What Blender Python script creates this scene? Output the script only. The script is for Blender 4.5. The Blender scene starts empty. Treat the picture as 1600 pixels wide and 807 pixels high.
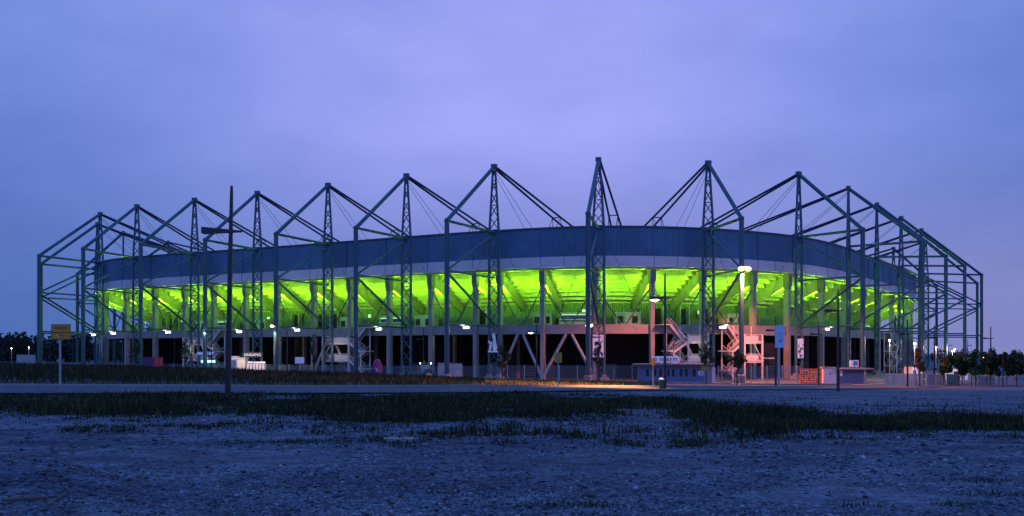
import bpy, math, random
import numpy as np
from mathutils import Vector, Matrix

random.seed(7)
rng = np.random.default_rng(11)
SC = bpy.context.scene
COL = SC.collection
F_PX, HZ, EYE = 1386.0, 552.0, 4.2        # focal length and horizon (photo pixels), eye height over the stadium forecourt
R = math.radians

# ------------------------------------------------------------------ helpers
class MB:
    """collects geometry in world coordinates (or thing-local ones) and links it as ONE mesh object"""
    def __init__(self): self.v = []; self.f = []
    def add(self, vs, fs):
        k = len(self.v); self.v.extend([tuple(p) for p in vs]); self.f.extend([tuple(i + k for i in q) for q in fs]); return self
    def obox(self, c, ax, ay, az):
        c, ax, ay, az = Vector(c), Vector(ax), Vector(ay), Vector(az)
        vs = [c + sx * ax + sy * ay + sz * az for sz in (-1, 1) for sy in (-1, 1) for sx in (-1, 1)]
        return self.add(vs, [(0, 2, 3, 1), (4, 5, 7, 6), (0, 1, 5, 4), (2, 6, 7, 3), (0, 4, 6, 2), (1, 3, 7, 5)])
    def box(self, x, y, z, sx, sy, sz, rot=0.0):
        """centre of the base, full sizes"""
        c, s = math.cos(rot), math.sin(rot)
        return self.obox((x, y, z + sz / 2), (c * sx / 2, s * sx / 2, 0), (-s * sy / 2, c * sy / 2, 0), (0, 0, sz / 2))
    def bar(self, p, q, w, h=None, up=(0, 0, 1)):
        p, q = Vector(p), Vector(q); d = q - p; L = d.length
        if L < 1e-6: return self
        d /= L; u = Vector(up)
        if abs(d.dot(u)) > .98: u = Vector((1, 0, 0))
        a = d.cross(u).normalized(); b = a.cross(d)
        return self.obox((p + q) / 2, d * L / 2, a * w / 2, b * (h or w) / 2)
    def tube(self, p, q, r, n=10, r2=None, caps=True):
        p, q = Vector(p), Vector(q); d = (q - p)
        if d.length < 1e-6: return self
        d.normalize(); u = Vector((0, 0, 1)) if abs(d.z) < .95 else Vector((1, 0, 0))
        a = d.cross(u).normalized(); b = a.cross(d); r2 = r if r2 is None else r2
        vs = []
        for c, rr in ((p, r), (q, r2)):
            for i in range(n):
                t = 2 * math.pi * i / n
                vs.append(c + a * (rr * math.cos(t)) + b * (rr * math.sin(t)))
        fs = [(i, (i + 1) % n, n + (i + 1) % n, n + i) for i in range(n)]
        if caps: fs += [tuple(range(n - 1, -1, -1)), tuple(range(n, 2 * n))]
        return self.add(vs, fs)
    def disc_y(self, x, y, z, r, d, n=18):
        return self.tube((x, y - d / 2, z), (x, y + d / 2, z), r, n)
    def prism(self, pts, off):
        """polygon of 3-D points extruded by the vector off"""
        n = len(pts); off = Vector(off); pts = [Vector(p) for p in pts]
        vs = pts + [p + off for p in pts]
        return self.add(vs, [tuple(range(n)), tuple(range(2 * n - 1, n - 1, -1))] + [(i, n + i, n + (i + 1) % n, (i + 1) % n) for i in range(n)])
    def ball(self, c, r, n=10, m=6, sz=1.0):
        vs = []; fs = []
        for j in range(m + 1):
            ph = math.pi * j / m
            for i in range(n):
                t = 2 * math.pi * i / n
                vs.append((c[0] + r * math.sin(ph) * math.cos(t), c[1] + r * math.sin(ph) * math.sin(t), c[2] + sz * r * math.cos(ph)))
        for j in range(m):
            for i in range(n):
                fs.append((j * n + i, (j + 1) * n + i, (j + 1) * n + (i + 1) % n, j * n + (i + 1) % n))
        return self.add(vs, fs)
    def build(self, name, mat, parent=None, smooth=False, local=False):
        o0 = Vector((0, 0, 0))
        if parent is not None and not local:
            p = parent
            while p is not None: o0 += p.location; p = p.parent
        me = bpy.data.meshes.new(name)
        me.from_pydata([(a[0] - o0.x, a[1] - o0.y, a[2] - o0.z) for a in self.v], [], self.f)
        me.update()
        if smooth:
            me.polygons.foreach_set('use_smooth', [True] * len(me.polygons))
        return link(name, me, mat, parent)

def link(name, me, mat, parent=None):
    o = bpy.data.objects.new(name, me); COL.objects.link(o)
    if mat is not None: me.materials.append(mat)
    o.parent = parent
    return o

def np_mesh(name, v, tri, mat, parent=None):
    """fast triangle mesh"""
    me = bpy.data.meshes.new(name)
    v = np.asarray(v, np.float32); tri = np.asarray(tri, np.int32)
    me.vertices.add(len(v)); me.vertices.foreach_set('co', v.ravel())
    n = len(tri); me.loops.add(n * 3); me.loops.foreach_set('vertex_index', tri.ravel())
    me.polygons.add(n); me.polygons.foreach_set('loop_start', np.arange(0, n * 3, 3, dtype=np.int32))
    me.update(calc_edges=True)
    return link(name, me, mat, parent)

def tag(o, label=None, cat=None, group=None, kind=None):
    if label: o['label'] = label
    if cat: o['category'] = cat
    if group: o['group'] = group
    if kind: o['kind'] = kind
    return o

def thing(name, label, cat, loc, group=None):
    o = bpy.data.objects.new(name, None); COL.objects.link(o); o.location = loc; o.empty_display_size = .3
    return tag(o, label, cat, group)

def copy_tree(o, parent=None):
    c = o.copy(); COL.objects.link(c); c.parent = parent
    for ch in list(o.children):
        if ch.type != 'LIGHT': copy_tree(ch, c)
    return c

def lamp(name, loc, power, color, radius=.12, parent=None, kind='POINT', direction=None, spot=150, blend=.6):
    l = bpy.data.lights.new(name, kind); l.energy = power; l.color = color; l.shadow_soft_size = radius
    o = bpy.data.objects.new(name, l); COL.objects.link(o); o.location = loc
    if kind == 'SPOT':
        l.spot_size = R(spot); l.spot_blend = blend
        o.rotation_euler = Vector(direction).to_track_quat('-Z', 'Y').to_euler()
    return o

# ------------------------------------------------------------------ materials
def mat(name, col, rough=.7, metal=0.0, var=.25, scale=1.5, bump=0.0, bscale=20.0, emit=None, estr=0.0, detail=5, col2=None, spec=.4):
    m = bpy.data.materials.new(name); m.use_nodes = True
    nt = m.node_tree; nd = nt.nodes; lk = nt.links
    b = nd['Principled BSDF']
    b.inputs['Roughness'].default_value = rough; b.inputs['Metallic'].default_value = metal
    b.inputs['Specular IOR Level'].default_value = spec
    if emit is not None:
        b.inputs['Emission Color'].default_value = (*emit, 1); b.inputs['Emission Strength'].default_value = estr
    tc = nd.new('ShaderNodeTexCoord')
    if var > 0 or col2:
        n = nd.new('ShaderNodeTexNoise'); n.inputs['Scale'].default_value = scale; n.inputs['Detail'].default_value = detail
        n.inputs['Roughness'].default_value = .65
        lk.new(tc.outputs['Object'], n.inputs['Vector'])
        r = nd.new('ShaderNodeValToRGB'); r.color_ramp.elements[0].position = .3; r.color_ramp.elements[1].position = .7
        c2 = col2 or tuple(min(1, c * (1 + var)) for c in col)
        c1 = col if col2 else tuple(c * (1 - var) for c in col)
        r.color_ramp.elements[0].color = (*c1, 1); r.color_ramp.elements[1].color = (*c2, 1)
        lk.new(n.outputs['Fac'], r.inputs['Fac']); lk.new(r.outputs['Color'], b.inputs['Base Color'])
    else:
        b.inputs['Base Color'].default_value = (*col, 1)
    if bump > 0:
        n2 = nd.new('ShaderNodeTexNoise'); n2.inputs['Scale'].default_value = bscale; n2.inputs['Detail'].default_value = 6
        lk.new(tc.outputs['Object'], n2.inputs['Vector'])
        bp = nd.new('ShaderNodeBump'); bp.inputs['Strength'].default_value = bump; bp.inputs['Distance'].default_value = .05
        lk.new(n2.outputs['Fac'], bp.inputs['Height']); lk.new(bp.outputs['Normal'], b.inputs['Normal'])
    return m

def islands(name, stops, rough=.85, spec=.25):
    """every leaf, blade or stone gets its own tone"""
    m = bpy.data.materials.new(name); m.use_nodes = True
    nt = m.node_tree; nd = nt.nodes; lk = nt.links; b = nd['Principled BSDF']
    b.inputs['Roughness'].default_value = rough; b.inputs['Specular IOR Level'].default_value = spec
    g = nd.new('ShaderNodeNewGeometry'); r = nd.new('ShaderNodeValToRGB'); e = r.color_ramp.elements
    e[0].position, e[0].color = stops[0][0], (*stops[0][1], 1); e[1].position, e[1].color = stops[-1][0], (*stops[-1][1], 1)
    for p, c in stops[1:-1]: q = e.new(p); q.color = (*c, 1)
    lk.new(g.outputs['Random Per Island'], r.inputs['Fac'])
    tc = nd.new('ShaderNodeTexCoord'); n = nd.new('ShaderNodeTexNoise'); n.inputs['Scale'].default_value = .45; n.inputs['Detail'].default_value = 4
    lk.new(tc.outputs['Object'], n.inputs['Vector'])
    k = nd.new('ShaderNodeMapRange'); lk.new(n.outputs['Fac'], k.inputs['Value']); k.inputs['From Min'].default_value = .3; k.inputs['From Max'].default_value = .7
    k.inputs['To Min'].default_value = .55; k.inputs['To Max'].default_value = 1.35
    x = nd.new('ShaderNodeMix'); x.data_type = 'RGBA'; x.blend_type = 'MULTIPLY'; x.inputs[0].default_value = 1
    lk.new(r.outputs['Color'], x.inputs[6]); lk.new(k.outputs[0], x.inputs[7]); lk.new(x.outputs[2], b.inputs['Base Color'])
    return m

def glow(name, col, strength):
    m = bpy.data.materials.new(name); m.use_nodes = True
    b = m.node_tree.nodes['Principled BSDF']
    b.inputs['Base Color'].default_value = (.8, .8, .8, 1)
    b.inputs['Emission Color'].default_value = (*col, 1); b.inputs['Emission Strength'].default_value = strength
    return m

M = dict(
    steel=mat('painted_steel', (.015, .066, .092), .42, 0, .18, .8, spec=.5),
    steel_dark=mat('dark_steel', (.014, .042, .068), .5, 0, .2, 1.2),
    galv=mat('galvanised_steel', (.30, .32, .33), .45, .3, .2, 2),
    cable=mat('cable_steel', (.05, .055, .06), .5, .2, .1),
    concrete=mat('concrete', (.22, .22, .21), .85, 0, .18, .6, .25, 9),
    concrete_dark=mat('weathered_concrete', (.15, .15, .145), .9, 0, .3, .5, .3, 8),
    tier=mat('precast_tier', (.30, .30, .19), .85, 0, .35, .55, .15, 5),
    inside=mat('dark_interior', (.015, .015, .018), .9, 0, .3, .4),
    blue=mat('blue_cladding', (.042, .115, .20), .42, .0, .28, .16, spec=.5),
    band=mat('pale_cladding', (.47, .46, .48), .5, 0, .07, .3),
    roof=mat('roof_sheet', (.12, .13, .15), .5, 0, .15, .5),
    rearwall=mat('ribbed_wall', (.11, .16, .085), .6, 0, .15, .5),
    kiosk=mat('kiosk_panel', (.30, .34, .26), .6, 0, .1, 1),
    white=mat('white_paint', (.75, .75, .75), .5, 0, .06, 3),
    cream=mat('cream_paint', (.78, .70, .55), .6, 0, .08, 3),
    black=mat('black_paint', (.018, .018, .022), .5, 0, .2, 3),
    lampblack=mat('anthracite_paint', (.010, .012, .020), .4, 0, .2, 2),
    ticketblue=mat('booth_blue_panel', (.10, .14, .27), .5, 0, .1, 2),
    glass=mat('window_glass', (.02, .03, .07), .08, 0, .1, 1, spec=.8),
    orange=mat('orange_paint', (.75, .13, .02), .55, 0, .12, 2),
    red=mat('red_paint', (.55, .03, .05), .5, 0, .15, 2),
    purple=mat('purple_side', (.13, .035, .12), .55, 0, .15, 2),
    pinkpaint=mat('magenta_fabric', (.27, .016, .11), .55, 0, .1, 3),
    lilac=mat('pale_lilac_metal', (.60, .50, .56), .5, 0, .06, 2),
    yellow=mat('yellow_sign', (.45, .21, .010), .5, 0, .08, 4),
    signblue=mat('sign_blue', (.03, .07, .35), .5, 0, .05, 4),
    green=mat('tractor_green', (.03, .16, .04), .4, 0, .1, 3),
    rim=mat('yellow_rim', (.8, .6, .12), .45, 0, .05, 4),
    rubber=mat('rubber', (.02, .02, .02), .9, 0, .2, 5),
    bin=mat('green_plastic', (.03, .09, .035), .5, 0, .1, 4),
    board=mat('grey_pink_boards', (.42, .36, .33), .8, 0, .2, 1.2, .2, 12),
    bluegrey=mat('blue_grey_sheet', (.16, .22, .27), .6, 0, .2, 1),
    bark=mat('bark', (.06, .045, .035), .9, 0, .3, 6, .4, 20),
    leaf=mat('dark_leaves', (.025, .045, .016), .75, 0, .4, .9, col2=(.07, .10, .035)),
    leaf2=mat('olive_leaves', (.04, .05, .02), .75, 0, .4, .9, col2=(.11, .10, .04)),
    autumn=mat('rusty_leaves', (.16, .07, .015), .8, 0, .3, 1.2, col2=(.30, .15, .03)),
    forest=mat('forest_foliage', (.010, .016, .012), .95, 0, .3, .05, col2=(.028, .036, .02)),
    weed=mat('weeds', (.012, .022, .009), .8, 0, .3, .35, col2=(.045, .052, .018)),
    field=mat('field_grass', (.014, .022, .011), .85, 0, .3, .12, col2=(.042, .044, .02)),
    drygrass=mat('dry_grass', (.085, .082, .025), .85, 0, .3, .4, col2=(.20, .17, .05)),
    wood=mat('grey_wood', (.10, .085, .07), .9, 0, .3, 4, .3, 20),
)
M['panel'] = mat('pale_stair_panel', (.46, .44, .42), .5, 0, .1, 2)
M['leaf'] = islands('dark_leaves', [(0, (.012, .026, .007)), (.6, (.03, .055, .015)), (1, (.07, .11, .03))])
M['leaf2'] = islands('olive_leaves', [(0, (.016, .028, .007)), (.6, (.035, .06, .016)), (1, (.085, .115, .035))])
M['autumn'] = islands('rusty_leaves', [(0, (.07, .035, .008)), (.6, (.20, .09, .015)), (1, (.36, .2, .04))])
M['weed'] = islands('weeds', [(0, (.005, .010, .003)), (.6, (.018, .028, .007)), (.88, (.06, .07, .016)), (1, (.13, .115, .04))])
M['field'] = islands('field_grass', [(0, (.008, .013, .005)), (.6, (.018, .025, .010)), (.92, (.04, .042, .016)), (1, (.09, .08, .03))])
M['drygrass'] = islands('dry_grass', [(0, (.03, .035, .008)), (.5, (.10, .09, .025)), (1, (.24, .19, .06))])
M['e_white'] = glow('white_lamp_glow', (1, .93, .86), 4.5)
M['e_warm'] = glow('warm_lamp_glow', (1, .72, .45), 16)
M['e_sodium'] = glow('sodium_lamp_glow', (1, .46, .13), 3.2)
M['e_red'] = glow('reddish_lamp_glow', (1, .25, .10), 60)
M['e_green'] = glow('green_tube_glow', (.6, 1, .12), 9)
M['e_teal'] = glow('turnstile_display_glow', (.3, 1, .75), 1.6)
M['e_dim'] = glow('dim_lamp_glow', (1, .85, .7), 3)
M['e_counter'] = glow('kiosk_strip_glow', (.6, 1, .45), .55)

# ------------------------------------------------------------------ camera
cam = bpy.data.cameras.new('camera'); co = bpy.data.objects.new('camera', cam); COL.objects.link(co)
co.location = (0, 0, EYE); co.rotation_euler = (R(90), 0, 0)
cam.sensor_width = 36; cam.lens = 36 * F_PX / 1600; cam.shift_y = (HZ - 403.5) / 1600
cam.clip_start = .1; cam.clip_end = 8000
SC.camera = co

# ------------------------------------------------------------------ stadium plan: mast and outer column of every frame
HM, HC = 33.0, 22.8
FR = [(263, 378, None, None), (192.6, 363, 121, 428), (152.5, 349.5, 64, 413), (156.5, 333.8, 61, 400), (214, 321.6, 130, 389),
      (304, 311.5, 220, 382.4), (402, 301, 320.6, 375.4), (512.5, 288.5, 431.3, 366), (635, 274, 556, 356.5), (772, 259.5, 698.3, 345),
      (935, 249, 919, 334), (1106.5, 254, 1158.6, 341.6), (1248, 271, 1348, 359), (1325.6, 293.5, 1440.5, 377.5), (1370, 319, 1478, 401),
      (1408, 340, 1507.4, 416), (1439.4, 359, 1533.7, 429.8)]
def inv(px, y, z):
    s = (HZ - y) / (z - EYE); return Vector(((px - 800) / s, F_PX / s, 0))
masts, cols = [], []
for a, b, c, d in FR:
    m_ = inv(a, b, HM); masts.append(m_)
    cols.append(inv(c, d, HC) if c else m_ + Vector((-12.6, -3, 0)))
masts += [Vector((106.3, 228, 0)), Vector((104.5, 243, 0))]
cols += [inv(1527, 443, HC), Vector((118.0, 246.5, 0))]

# smooth plan curve through the masts, resampled every metre
plan = [m_.copy() for m_ in masts]
for k_, dx, dy in ((0, -3.0, 1.0), (1, -3.6, 1.5), (2, -3.4, .5), (3, -1.2, -.8)):      # the left end of the facade bulges out to the mast line
    plan[k_] += Vector((dx, dy, 0))
pts = [Vector((-54, 264, 0)), Vector((-77, 251, 0))] + plan + [Vector((92, 257, 0)), Vector((72, 267, 0))]
dense = []
for i in range(1, len(pts) - 2):
    p0, p1, p2, p3 = pts[i - 1:i + 3]
    for k in range(24):
        t = k / 24
        dense.append(.5 * ((2 * p1) + (p2 - p0) * t + (2 * p0 - 5 * p1 + 4 * p2 - p3) * t * t + (3 * p1 - p0 - 3 * p2 + p3) * t ** 3))
D = np.array([(p.x, p.y) for p in dense])
for _ in range(30):
    D[1:-1] = .5 * D[1:-1] + .25 * (D[:-2] + D[2:])
seg = np.r_[0, np.cumsum(np.hypot(*np.diff(D, axis=0).T))]
L = seg[-1]
S = np.arange(0, L, 1.0)
CX, CY = np.interp(S, seg, D[:, 0]), np.interp(S, seg, D[:, 1])
TX, TY = np.gradient(CX), np.gradient(CY)
nn = np.hypot(TX, TY); TX /= nn; TY /= nn
def at(s):
    i = np.interp(s, S, np.arange(len(S)))
    f = lambda A: float(np.interp(i, np.arange(len(S)), A))
    p = Vector((f(CX), f(CY), 0)); t = Vector((f(TX), f(TY), 0)).normalized(); n = Vector((-t.y, t.x, 0))
    return p, t, n
def proj(p): return 800 + F_PX * p[0] / p[1]
def find(px, u=0.0, s0=30, s1=None):
    """arc position whose point, offset by u towards the pitch, is seen in column px"""
    s1 = s1 or L - 30
    best = None
    X = CX - TY * u; Y = CY + TX * u
    q = 800 + F_PX * X / Y - px
    m = (S[:-1] >= s0) & (S[:-1] <= s1)
    k = np.where(m & (q[:-1] <= 0) & (q[1:] > 0))[0]
    if len(k) == 0: return None
    k = k[0]; return float(S[k] + q[k] / (q[k] - q[k + 1]))
def ring(profile, name, m, parent, s0=0, s1=None, step=1.0, closed=True):
    """sweep a (u, z) profile along the plan curve"""
    s1 = s1 or L - 1
    ss = np.linspace(s0, s1, int((s1 - s0) / step) + 1); mb = MB(); n = len(profile)
    for s in ss:
        p, t, nrm = at(s)
        mb.v.extend([(p.x + nrm.x * u, p.y + nrm.y * u, z) for u, z in profile])
    for i in range(len(ss) - 1):
        for j in range(n if closed else n - 1):
            a, b = i * n + j, i * n + (j + 1) % n
            mb.f.append((a, a + n, b + n, b))
    if closed:
        mb.f.append(tuple(range(n))); mb.f.append(tuple(range(len(ss) * n - 1, len(ss) * n - n - 1, -1)))
    return mb.build(name, m, parent)
def ribbed(u, z0, z1, pitch, depth, name, m, parent):
    mb = MB(); s = 0.0; k = 0; prof = [(0, 0), (.35, 0), (.5, 1), (.85, 1)]; n = 0
    while s < L - 1:
        for fr, d in prof:
            p, t, nr = at(s + fr * pitch); q = p + nr * (u - d * depth)
            mb.v.extend([(q.x, q.y, z0), (q.x, q.y, z1)]); n += 1
        s += pitch
    mb.f = [(2 * i, 2 * i + 2, 2 * i + 3, 2 * i + 1) for i in range(n - 1)]
    return mb.build(name, m, parent)

# ------------------------------------------------------------------ terrain
def g_of(q):
    return np.interp(q, [-60, 14, 24.3, 38.8, 55.7, 73.4, 90, 108, 128, 400], [2.6, 2.55, 2.45, 2.15, 1.65, 1.1, .65, .19, 0, 0])
def sst(x): x = np.clip(x, 0, 1); return x * x * (3 - 2 * x)
CUR = np.stack([CX, CY], 1)[::3]
def ground(x, y):
    x = np.asarray(x, float); y = np.asarray(y, float)
    sh = x.shape; P = np.stack([x.ravel(), y.ravel()], 1)
    d = np.full(len(P), 1e9)
    for k in range(0, len(P), 4000):
        d[k:k + 4000] = np.sqrt(((P[k:k + 4000, None] - CUR[None]) ** 2).sum(2)).min(1)
    s = sst((d.reshape(sh) - 15) / 12)
    inside = (y > 160) & (np.abs(x) < 60)
    s = np.where(inside, 0, s)
    far = sst((np.hypot(x, y) - 190) / 60)
    z = g_of(.64 * x + .77 * y) * s * (1 - far)
    z = z + .35 * sst((-x - 25) / 25) * sst((y - 45) / 15) * s * (1 - far)      # the weedy field on the left lies a little higher
    near = 1 - sst((y - 26) / 10)
    z = z + near * (.035 * np.sin(x * .9 + 1.3 * np.sin(y * .5)) * np.sin(y * 1.1 + .4 * x) + .05 * np.sin(x * .23 + 2) * np.sin(y * .31))
    z = z + .42 * np.exp(-(((x + 5.9) / 1.3) ** 2 + ((y - 10.3) / 1.1) ** 2))   # dirt mound, bottom left
    return z
def gz(x, y): return float(ground(np.array([x]), np.array([y]))[0])
def on_ray(px, Y): 
    X = (px - 800) / F_PX * Y; return X, Y, gz(X, Y)
def solve_ground(px, y, y0=8, y1=130):
    """where the ground seen at photo pixel (px, y) lies (first hit)"""
    Y = np.linspace(y0, y1, 400); X = (px - 800) / F_PX * Y
    yy = HZ + F_PX * (EYE - ground(X, Y)) / Y
    k = np.where(yy <= y)[0]
    k = k[0] if len(k) else len(Y) - 1
    return float(X[k]), float(Y[k])

def sheet(xs, ys, name, m, kind='structure', dz=0.0):
    X, Y = np.meshgrid(xs, ys); Z = ground(X, Y) + dz
    v = np.stack([X.ravel(), Y.ravel(), Z.ravel()], 1); nx = len(xs)
    i = np.arange((len(ys) - 1) * nx).reshape(len(ys) - 1, nx)[:, :-1].ravel()
    tri = np.concatenate([np.stack([i, i + 1, i + nx + 1], 1), np.stack([i, i + nx + 1, i + nx], 1)])
    o = np_mesh(name, v, tri, m); tag(o, kind=kind)
    o.data.polygons.foreach_set('use_smooth', [True] * len(o.data.polygons))
    return o

def ground_mat():
    m = bpy.data.materials.new('gravel_ground'); m.use_nodes = True
    nt = m.node_tree; nd = nt.nodes; lk = nt.links; b = nd['Principled BSDF']
    b.inputs['Roughness'].default_value = .9; b.inputs['Specular IOR Level'].default_value = .25
    tc = nd.new('ShaderNodeTexCoord')
    def noise(sc, det=5, ro=.6):
        n = nd.new('ShaderNodeTexNoise'); n.inputs['Scale'].default_value = sc; n.inputs['Detail'].default_value = det
        n.inputs['Roughness'].default_value = ro; lk.new(tc.outputs['Object'], n.inputs['Vector']); return n.outputs['Fac']
    def ramp(f, stops):
        r = nd.new('ShaderNodeValToRGB'); e = r.color_ramp.elements
        e[0].position, e[0].color = stops[0][0], (*stops[0][1], 1); e[1].position, e[1].color = stops[-1][0], (*stops[-1][1], 1)
        for p, c in stops[1:-1]:
            q = e.new(p); q.color = (*c, 1)
        lk.new(f, r.inputs['Fac']); return r.outputs['Color']
    def mix(f, a, c, mode='MIX'):
        x = nd.new('ShaderNodeMix'); x.data_type = 'RGBA'; x.blend_type = mode
        if isinstance(f, float): x.inputs[0].default_value = f
        else: lk.new(f, x.inputs[0])
        lk.new(a, x.inputs[6]); lk.new(c, x.inputs[7]); return x.outputs[2]
    fine = ramp(noise(13, 9, .82), [(.34, (.016, .023, .034)), (.5, (.098, .128, .160)), (.66, (.24, .275, .31))])
    mpn = nd.new('ShaderNodeMapping'); mpn.inputs['Scale'].default_value = (.16, .62, 1); mpn.inputs['Rotation'].default_value = (0, 0, .12); lk.new(tc.outputs['Object'], mpn.inputs['Vector'])
    nb_ = nd.new('ShaderNodeTexNoise'); nb_.inputs['Scale'].default_value = 1.0; nb_.inputs['Detail'].default_value = 7; nb_.inputs['Roughness'].default_value = .62; lk.new(mpn.outputs[0], nb_.inputs['Vector'])
    big = ramp(nb_.outputs['Fac'], [(.32, (.42, .43, .50)), (.5, (.92, .92, .92)), (.68, (1.45, 1.42, 1.34))])
    c = mix(1.0, fine, big, 'MULTIPLY')
    mid = ramp(noise(2.2, 8, .7), [(.36, (.35, .36, .40)), (.60, (1.35, 1.35, 1.35))])
    c = mix(.8, c, mid, 'MULTIPLY')
    vo = nd.new('ShaderNodeTexVoronoi'); vo.inputs['Scale'].default_value = 16; lk.new(tc.outputs['Object'], vo.inputs['Vector'])
    lk.new(c, b.inputs['Base Color'])
    bp = nd.new('ShaderNodeBump'); bp.inputs['Strength'].default_value = .9; bp.inputs['Distance'].default_value = .06
    ad = nd.new('ShaderNodeMath'); ad.operation = 'ADD'; lk.new(vo.outputs['Distance'], ad.inputs[0]); lk.new(noise(9, 8, .75), ad.inputs[1])
    lk.new(ad.outputs[0], bp.inputs['Height']); lk.new(bp.outputs['Normal'], b.inputs['Normal'])
    return m
M['leafweed'] = islands('weed_leaves', [(0, (.004, .009, .003)), (.6, (.014, .024, .006)), (.92, (.035, .048, .012)), (1, (.085, .09, .035))])
M['ground'] = ground_mat()
M['asphalt'] = mat('asphalt', (.040, .056, .075), .8, 0, .25, .5, .3, 30)
M['paving'] = mat('forecourt_paving', (.115, .115, .115), .8, 0, .25, .4, .2, 10)
M['kerb'] = mat('kerb_stone', (.20, .20, .20), .8, 0, .2, 2)
xs = np.unique(np.r_[-1600, -1000, -600, -400, -300, np.arange(-230, -60, 5), np.arange(-60, -14, 1.0), np.arange(-14, 14, .25), np.arange(14, 64, 1.0), np.arange(64, 220, 5), 300, 400, 600, 1000, 1600])
ys = np.unique(np.r_[-60, -30, -10, np.arange(0, 24, .25), np.arange(24, 62, .6), np.arange(62, 135, 1.2), np.arange(135, 240, 5), 300, 400, 600, 1000, 2000, 4000])
sheet(xs, ys, 'ground', M['ground'])

# road: near edge polyline, swept with constant cross level
RN = [(-160, 34), (-80, 34.5), (-40, 35), (-20, 35.2), (-6, 36.8), (4, 47), (14.8, 60.5), (25.6, 74), (36, 87), (47, 101), (58, 115), (70, 131)]
def smooth_poly(P, n=160, it=30):
    P = np.array(P, float); sg = np.r_[0, np.cumsum(np.hypot(*np.diff(P, axis=0).T))]
    s = np.linspace(0, sg[-1], n); Q = np.stack([np.interp(s, sg, P[:, 0]), np.interp(s, sg, P[:, 1])], 1)
    for _ in range(it): Q[1:-1] = .5 * Q[1:-1] + .25 * (Q[:-2] + Q[2:])
    return Q
RQ = smooth_poly(RN)
rt = np.gradient(RQ, axis=0); rt /= np.hypot(*rt.T)[:, None]; rn = np.stack([-rt[:, 1], rt[:, 0]], 1)
def strip(a, b, dz, name, m, k=6, h=None):
    mb = MB()
    offs = np.linspace(a, b, k + 1)
    G = [RQ + rn * o for o in offs]
    Zs = [ground(q[:, 0], q[:, 1]) + dz for q in G]
    for i in range(len(RQ)):
        for j in range(k + 1): mb.v.append((G[j][i, 0], G[j][i, 1], Zs[j][i]))
    for i in range(len(RQ) - 1):
        for j in range(k):
            q = i * (k + 1) + j; mb.f.append((q, q + k + 1, q + k + 2, q + 1))
    if h:
        n0 = len(mb.v)
        for i in range(len(RQ)):
            mb.v += [(G[0][i, 0], G[0][i, 1], Zs[0][i] - h), (G[k][i, 0], G[k][i, 1], Zs[k][i] - h)]
        for i in range(len(RQ) - 1):
            a0, a1 = i * (k + 1), (i + 1) * (k + 1)
            mb.f += [(a0, n0 + 2 * i, n0 + 2 * i + 2, a1), (a0 + k, a1 + k, n0 + 2 * i + 3, n0 + 2 * i + 1)]
    return tag(mb.build(name, m), kind='structure')
strip(0, 7.4, .06, 'road', M['asphalt'])
strip(7.4, 7.65, .18, 'road_kerb', M['kerb'], 1, .3)
strip(7.65, 8.9, .17, 'pavement', M['paving'], 2, .3)

# forecourt paving around the stadium, laid on the level ground
mbp = MB(); kk = 10
ss = np.linspace(40, L - 40, 160); us = np.linspace(-14.5, 12, kk + 1)
for s in ss:
    p, t, n = at(s)
    for u in us:
        q = p + n * u; mbp.v.append((q.x, q.y, gz(q.x, q.y) + .03))
for i in range(len(ss) - 1):
    for j in range(kk):
        q = i * (kk + 1) + j; mbp.f.append((q, q + kk + 1, q + kk + 2, q + 1))
tag(mbp.build('forecourt', M['paving']), kind='structure')

# ------------------------------------------------------------------ stadium
ST = thing('stadium', 'huge dusk lit stadium with blue ribbed fascia, green glowing stand and ring of steel masts', 'stadium', (10, 165, 0))
UF, UC, UD = 2.6, 3.5, 3.62        # fascia, concrete columns, deck front
ZD0, ZD1 = 7.15, 8.6
ribbed(UF, 18.95, 23.2, .42, .08, 'fascia', M['blue'], ST)
ring([(UF - .02, 23.2), (UF - .18, 23.2), (UF - .18, 23.5), (UF + .3, 23.5), (UF + .3, 23.25)], 'fascia_cap', M['steel_dark'], ST)
ring([(UF - .16, 17.3), (UF - .16, 18.93), (UF + .3, 18.93), (UF + .3, 17.3)], 'fascia_band', M['band'], ST)
ring([(UF + .32, 23.1), (UF + .32, 23.3), (36.5, 25.75), (36.5, 25.4)], 'roof', M['roof'], ST, 20, L - 21, 2.0)
ring([(UD, ZD0), (UD, ZD1), (16.5, ZD1), (16.5, ZD0 + .5), (UD + .5, ZD0 + .5), (UD + .5, ZD0)], 'concourse_deck', M['concrete'], ST)
# stepped underside of the upper tier
N_ST, U0, Z0, DU, DZ = 8, 4.15, 17.15, 1.15, .58
up, lo = [], []
for i in range(N_ST):
    u = U0 + DU * i; z = Z0 - DZ * i
    lo += [(u, z - .24), (u + .15, z - .24), (u + .17, z), (u + DU, z)]
    up += [(u + .14, z + .16 if i else z + .6), (u + DU + .14, z + .16)]
ulast = U0 + DU * N_ST; zlast = Z0 - DZ * (N_ST - 1)
ring(lo + [(ulast, zlast - .75), (ulast + .3, zlast - .75)] + up[::-1], 'seating_tier', M['tier'], ST)
ring([(UF + .32, 17.0), (UF + .32, 18.5), (UC + .9, 18.5), (UC + .9, 17.0)], 'edge_beam', M['tier'], ST)
UW = ulast - .35
ribbed(UW + .6, 9.9, zlast - .2, .55, .1, 'rear_wall', M['rearwall'], ST)
ring([(UW, ZD1), (UW, 9.95), (UW + .5, 9.95), (UW + .5, ZD1)], 'parapet', M['rearwall'], ST)
ring([(17.0, 0), (17.0, ZD0 + .45), (17.3, ZD0 + .45), (17.3, 0)], 'ground_floor_wall', M['inside'], ST)
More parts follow.
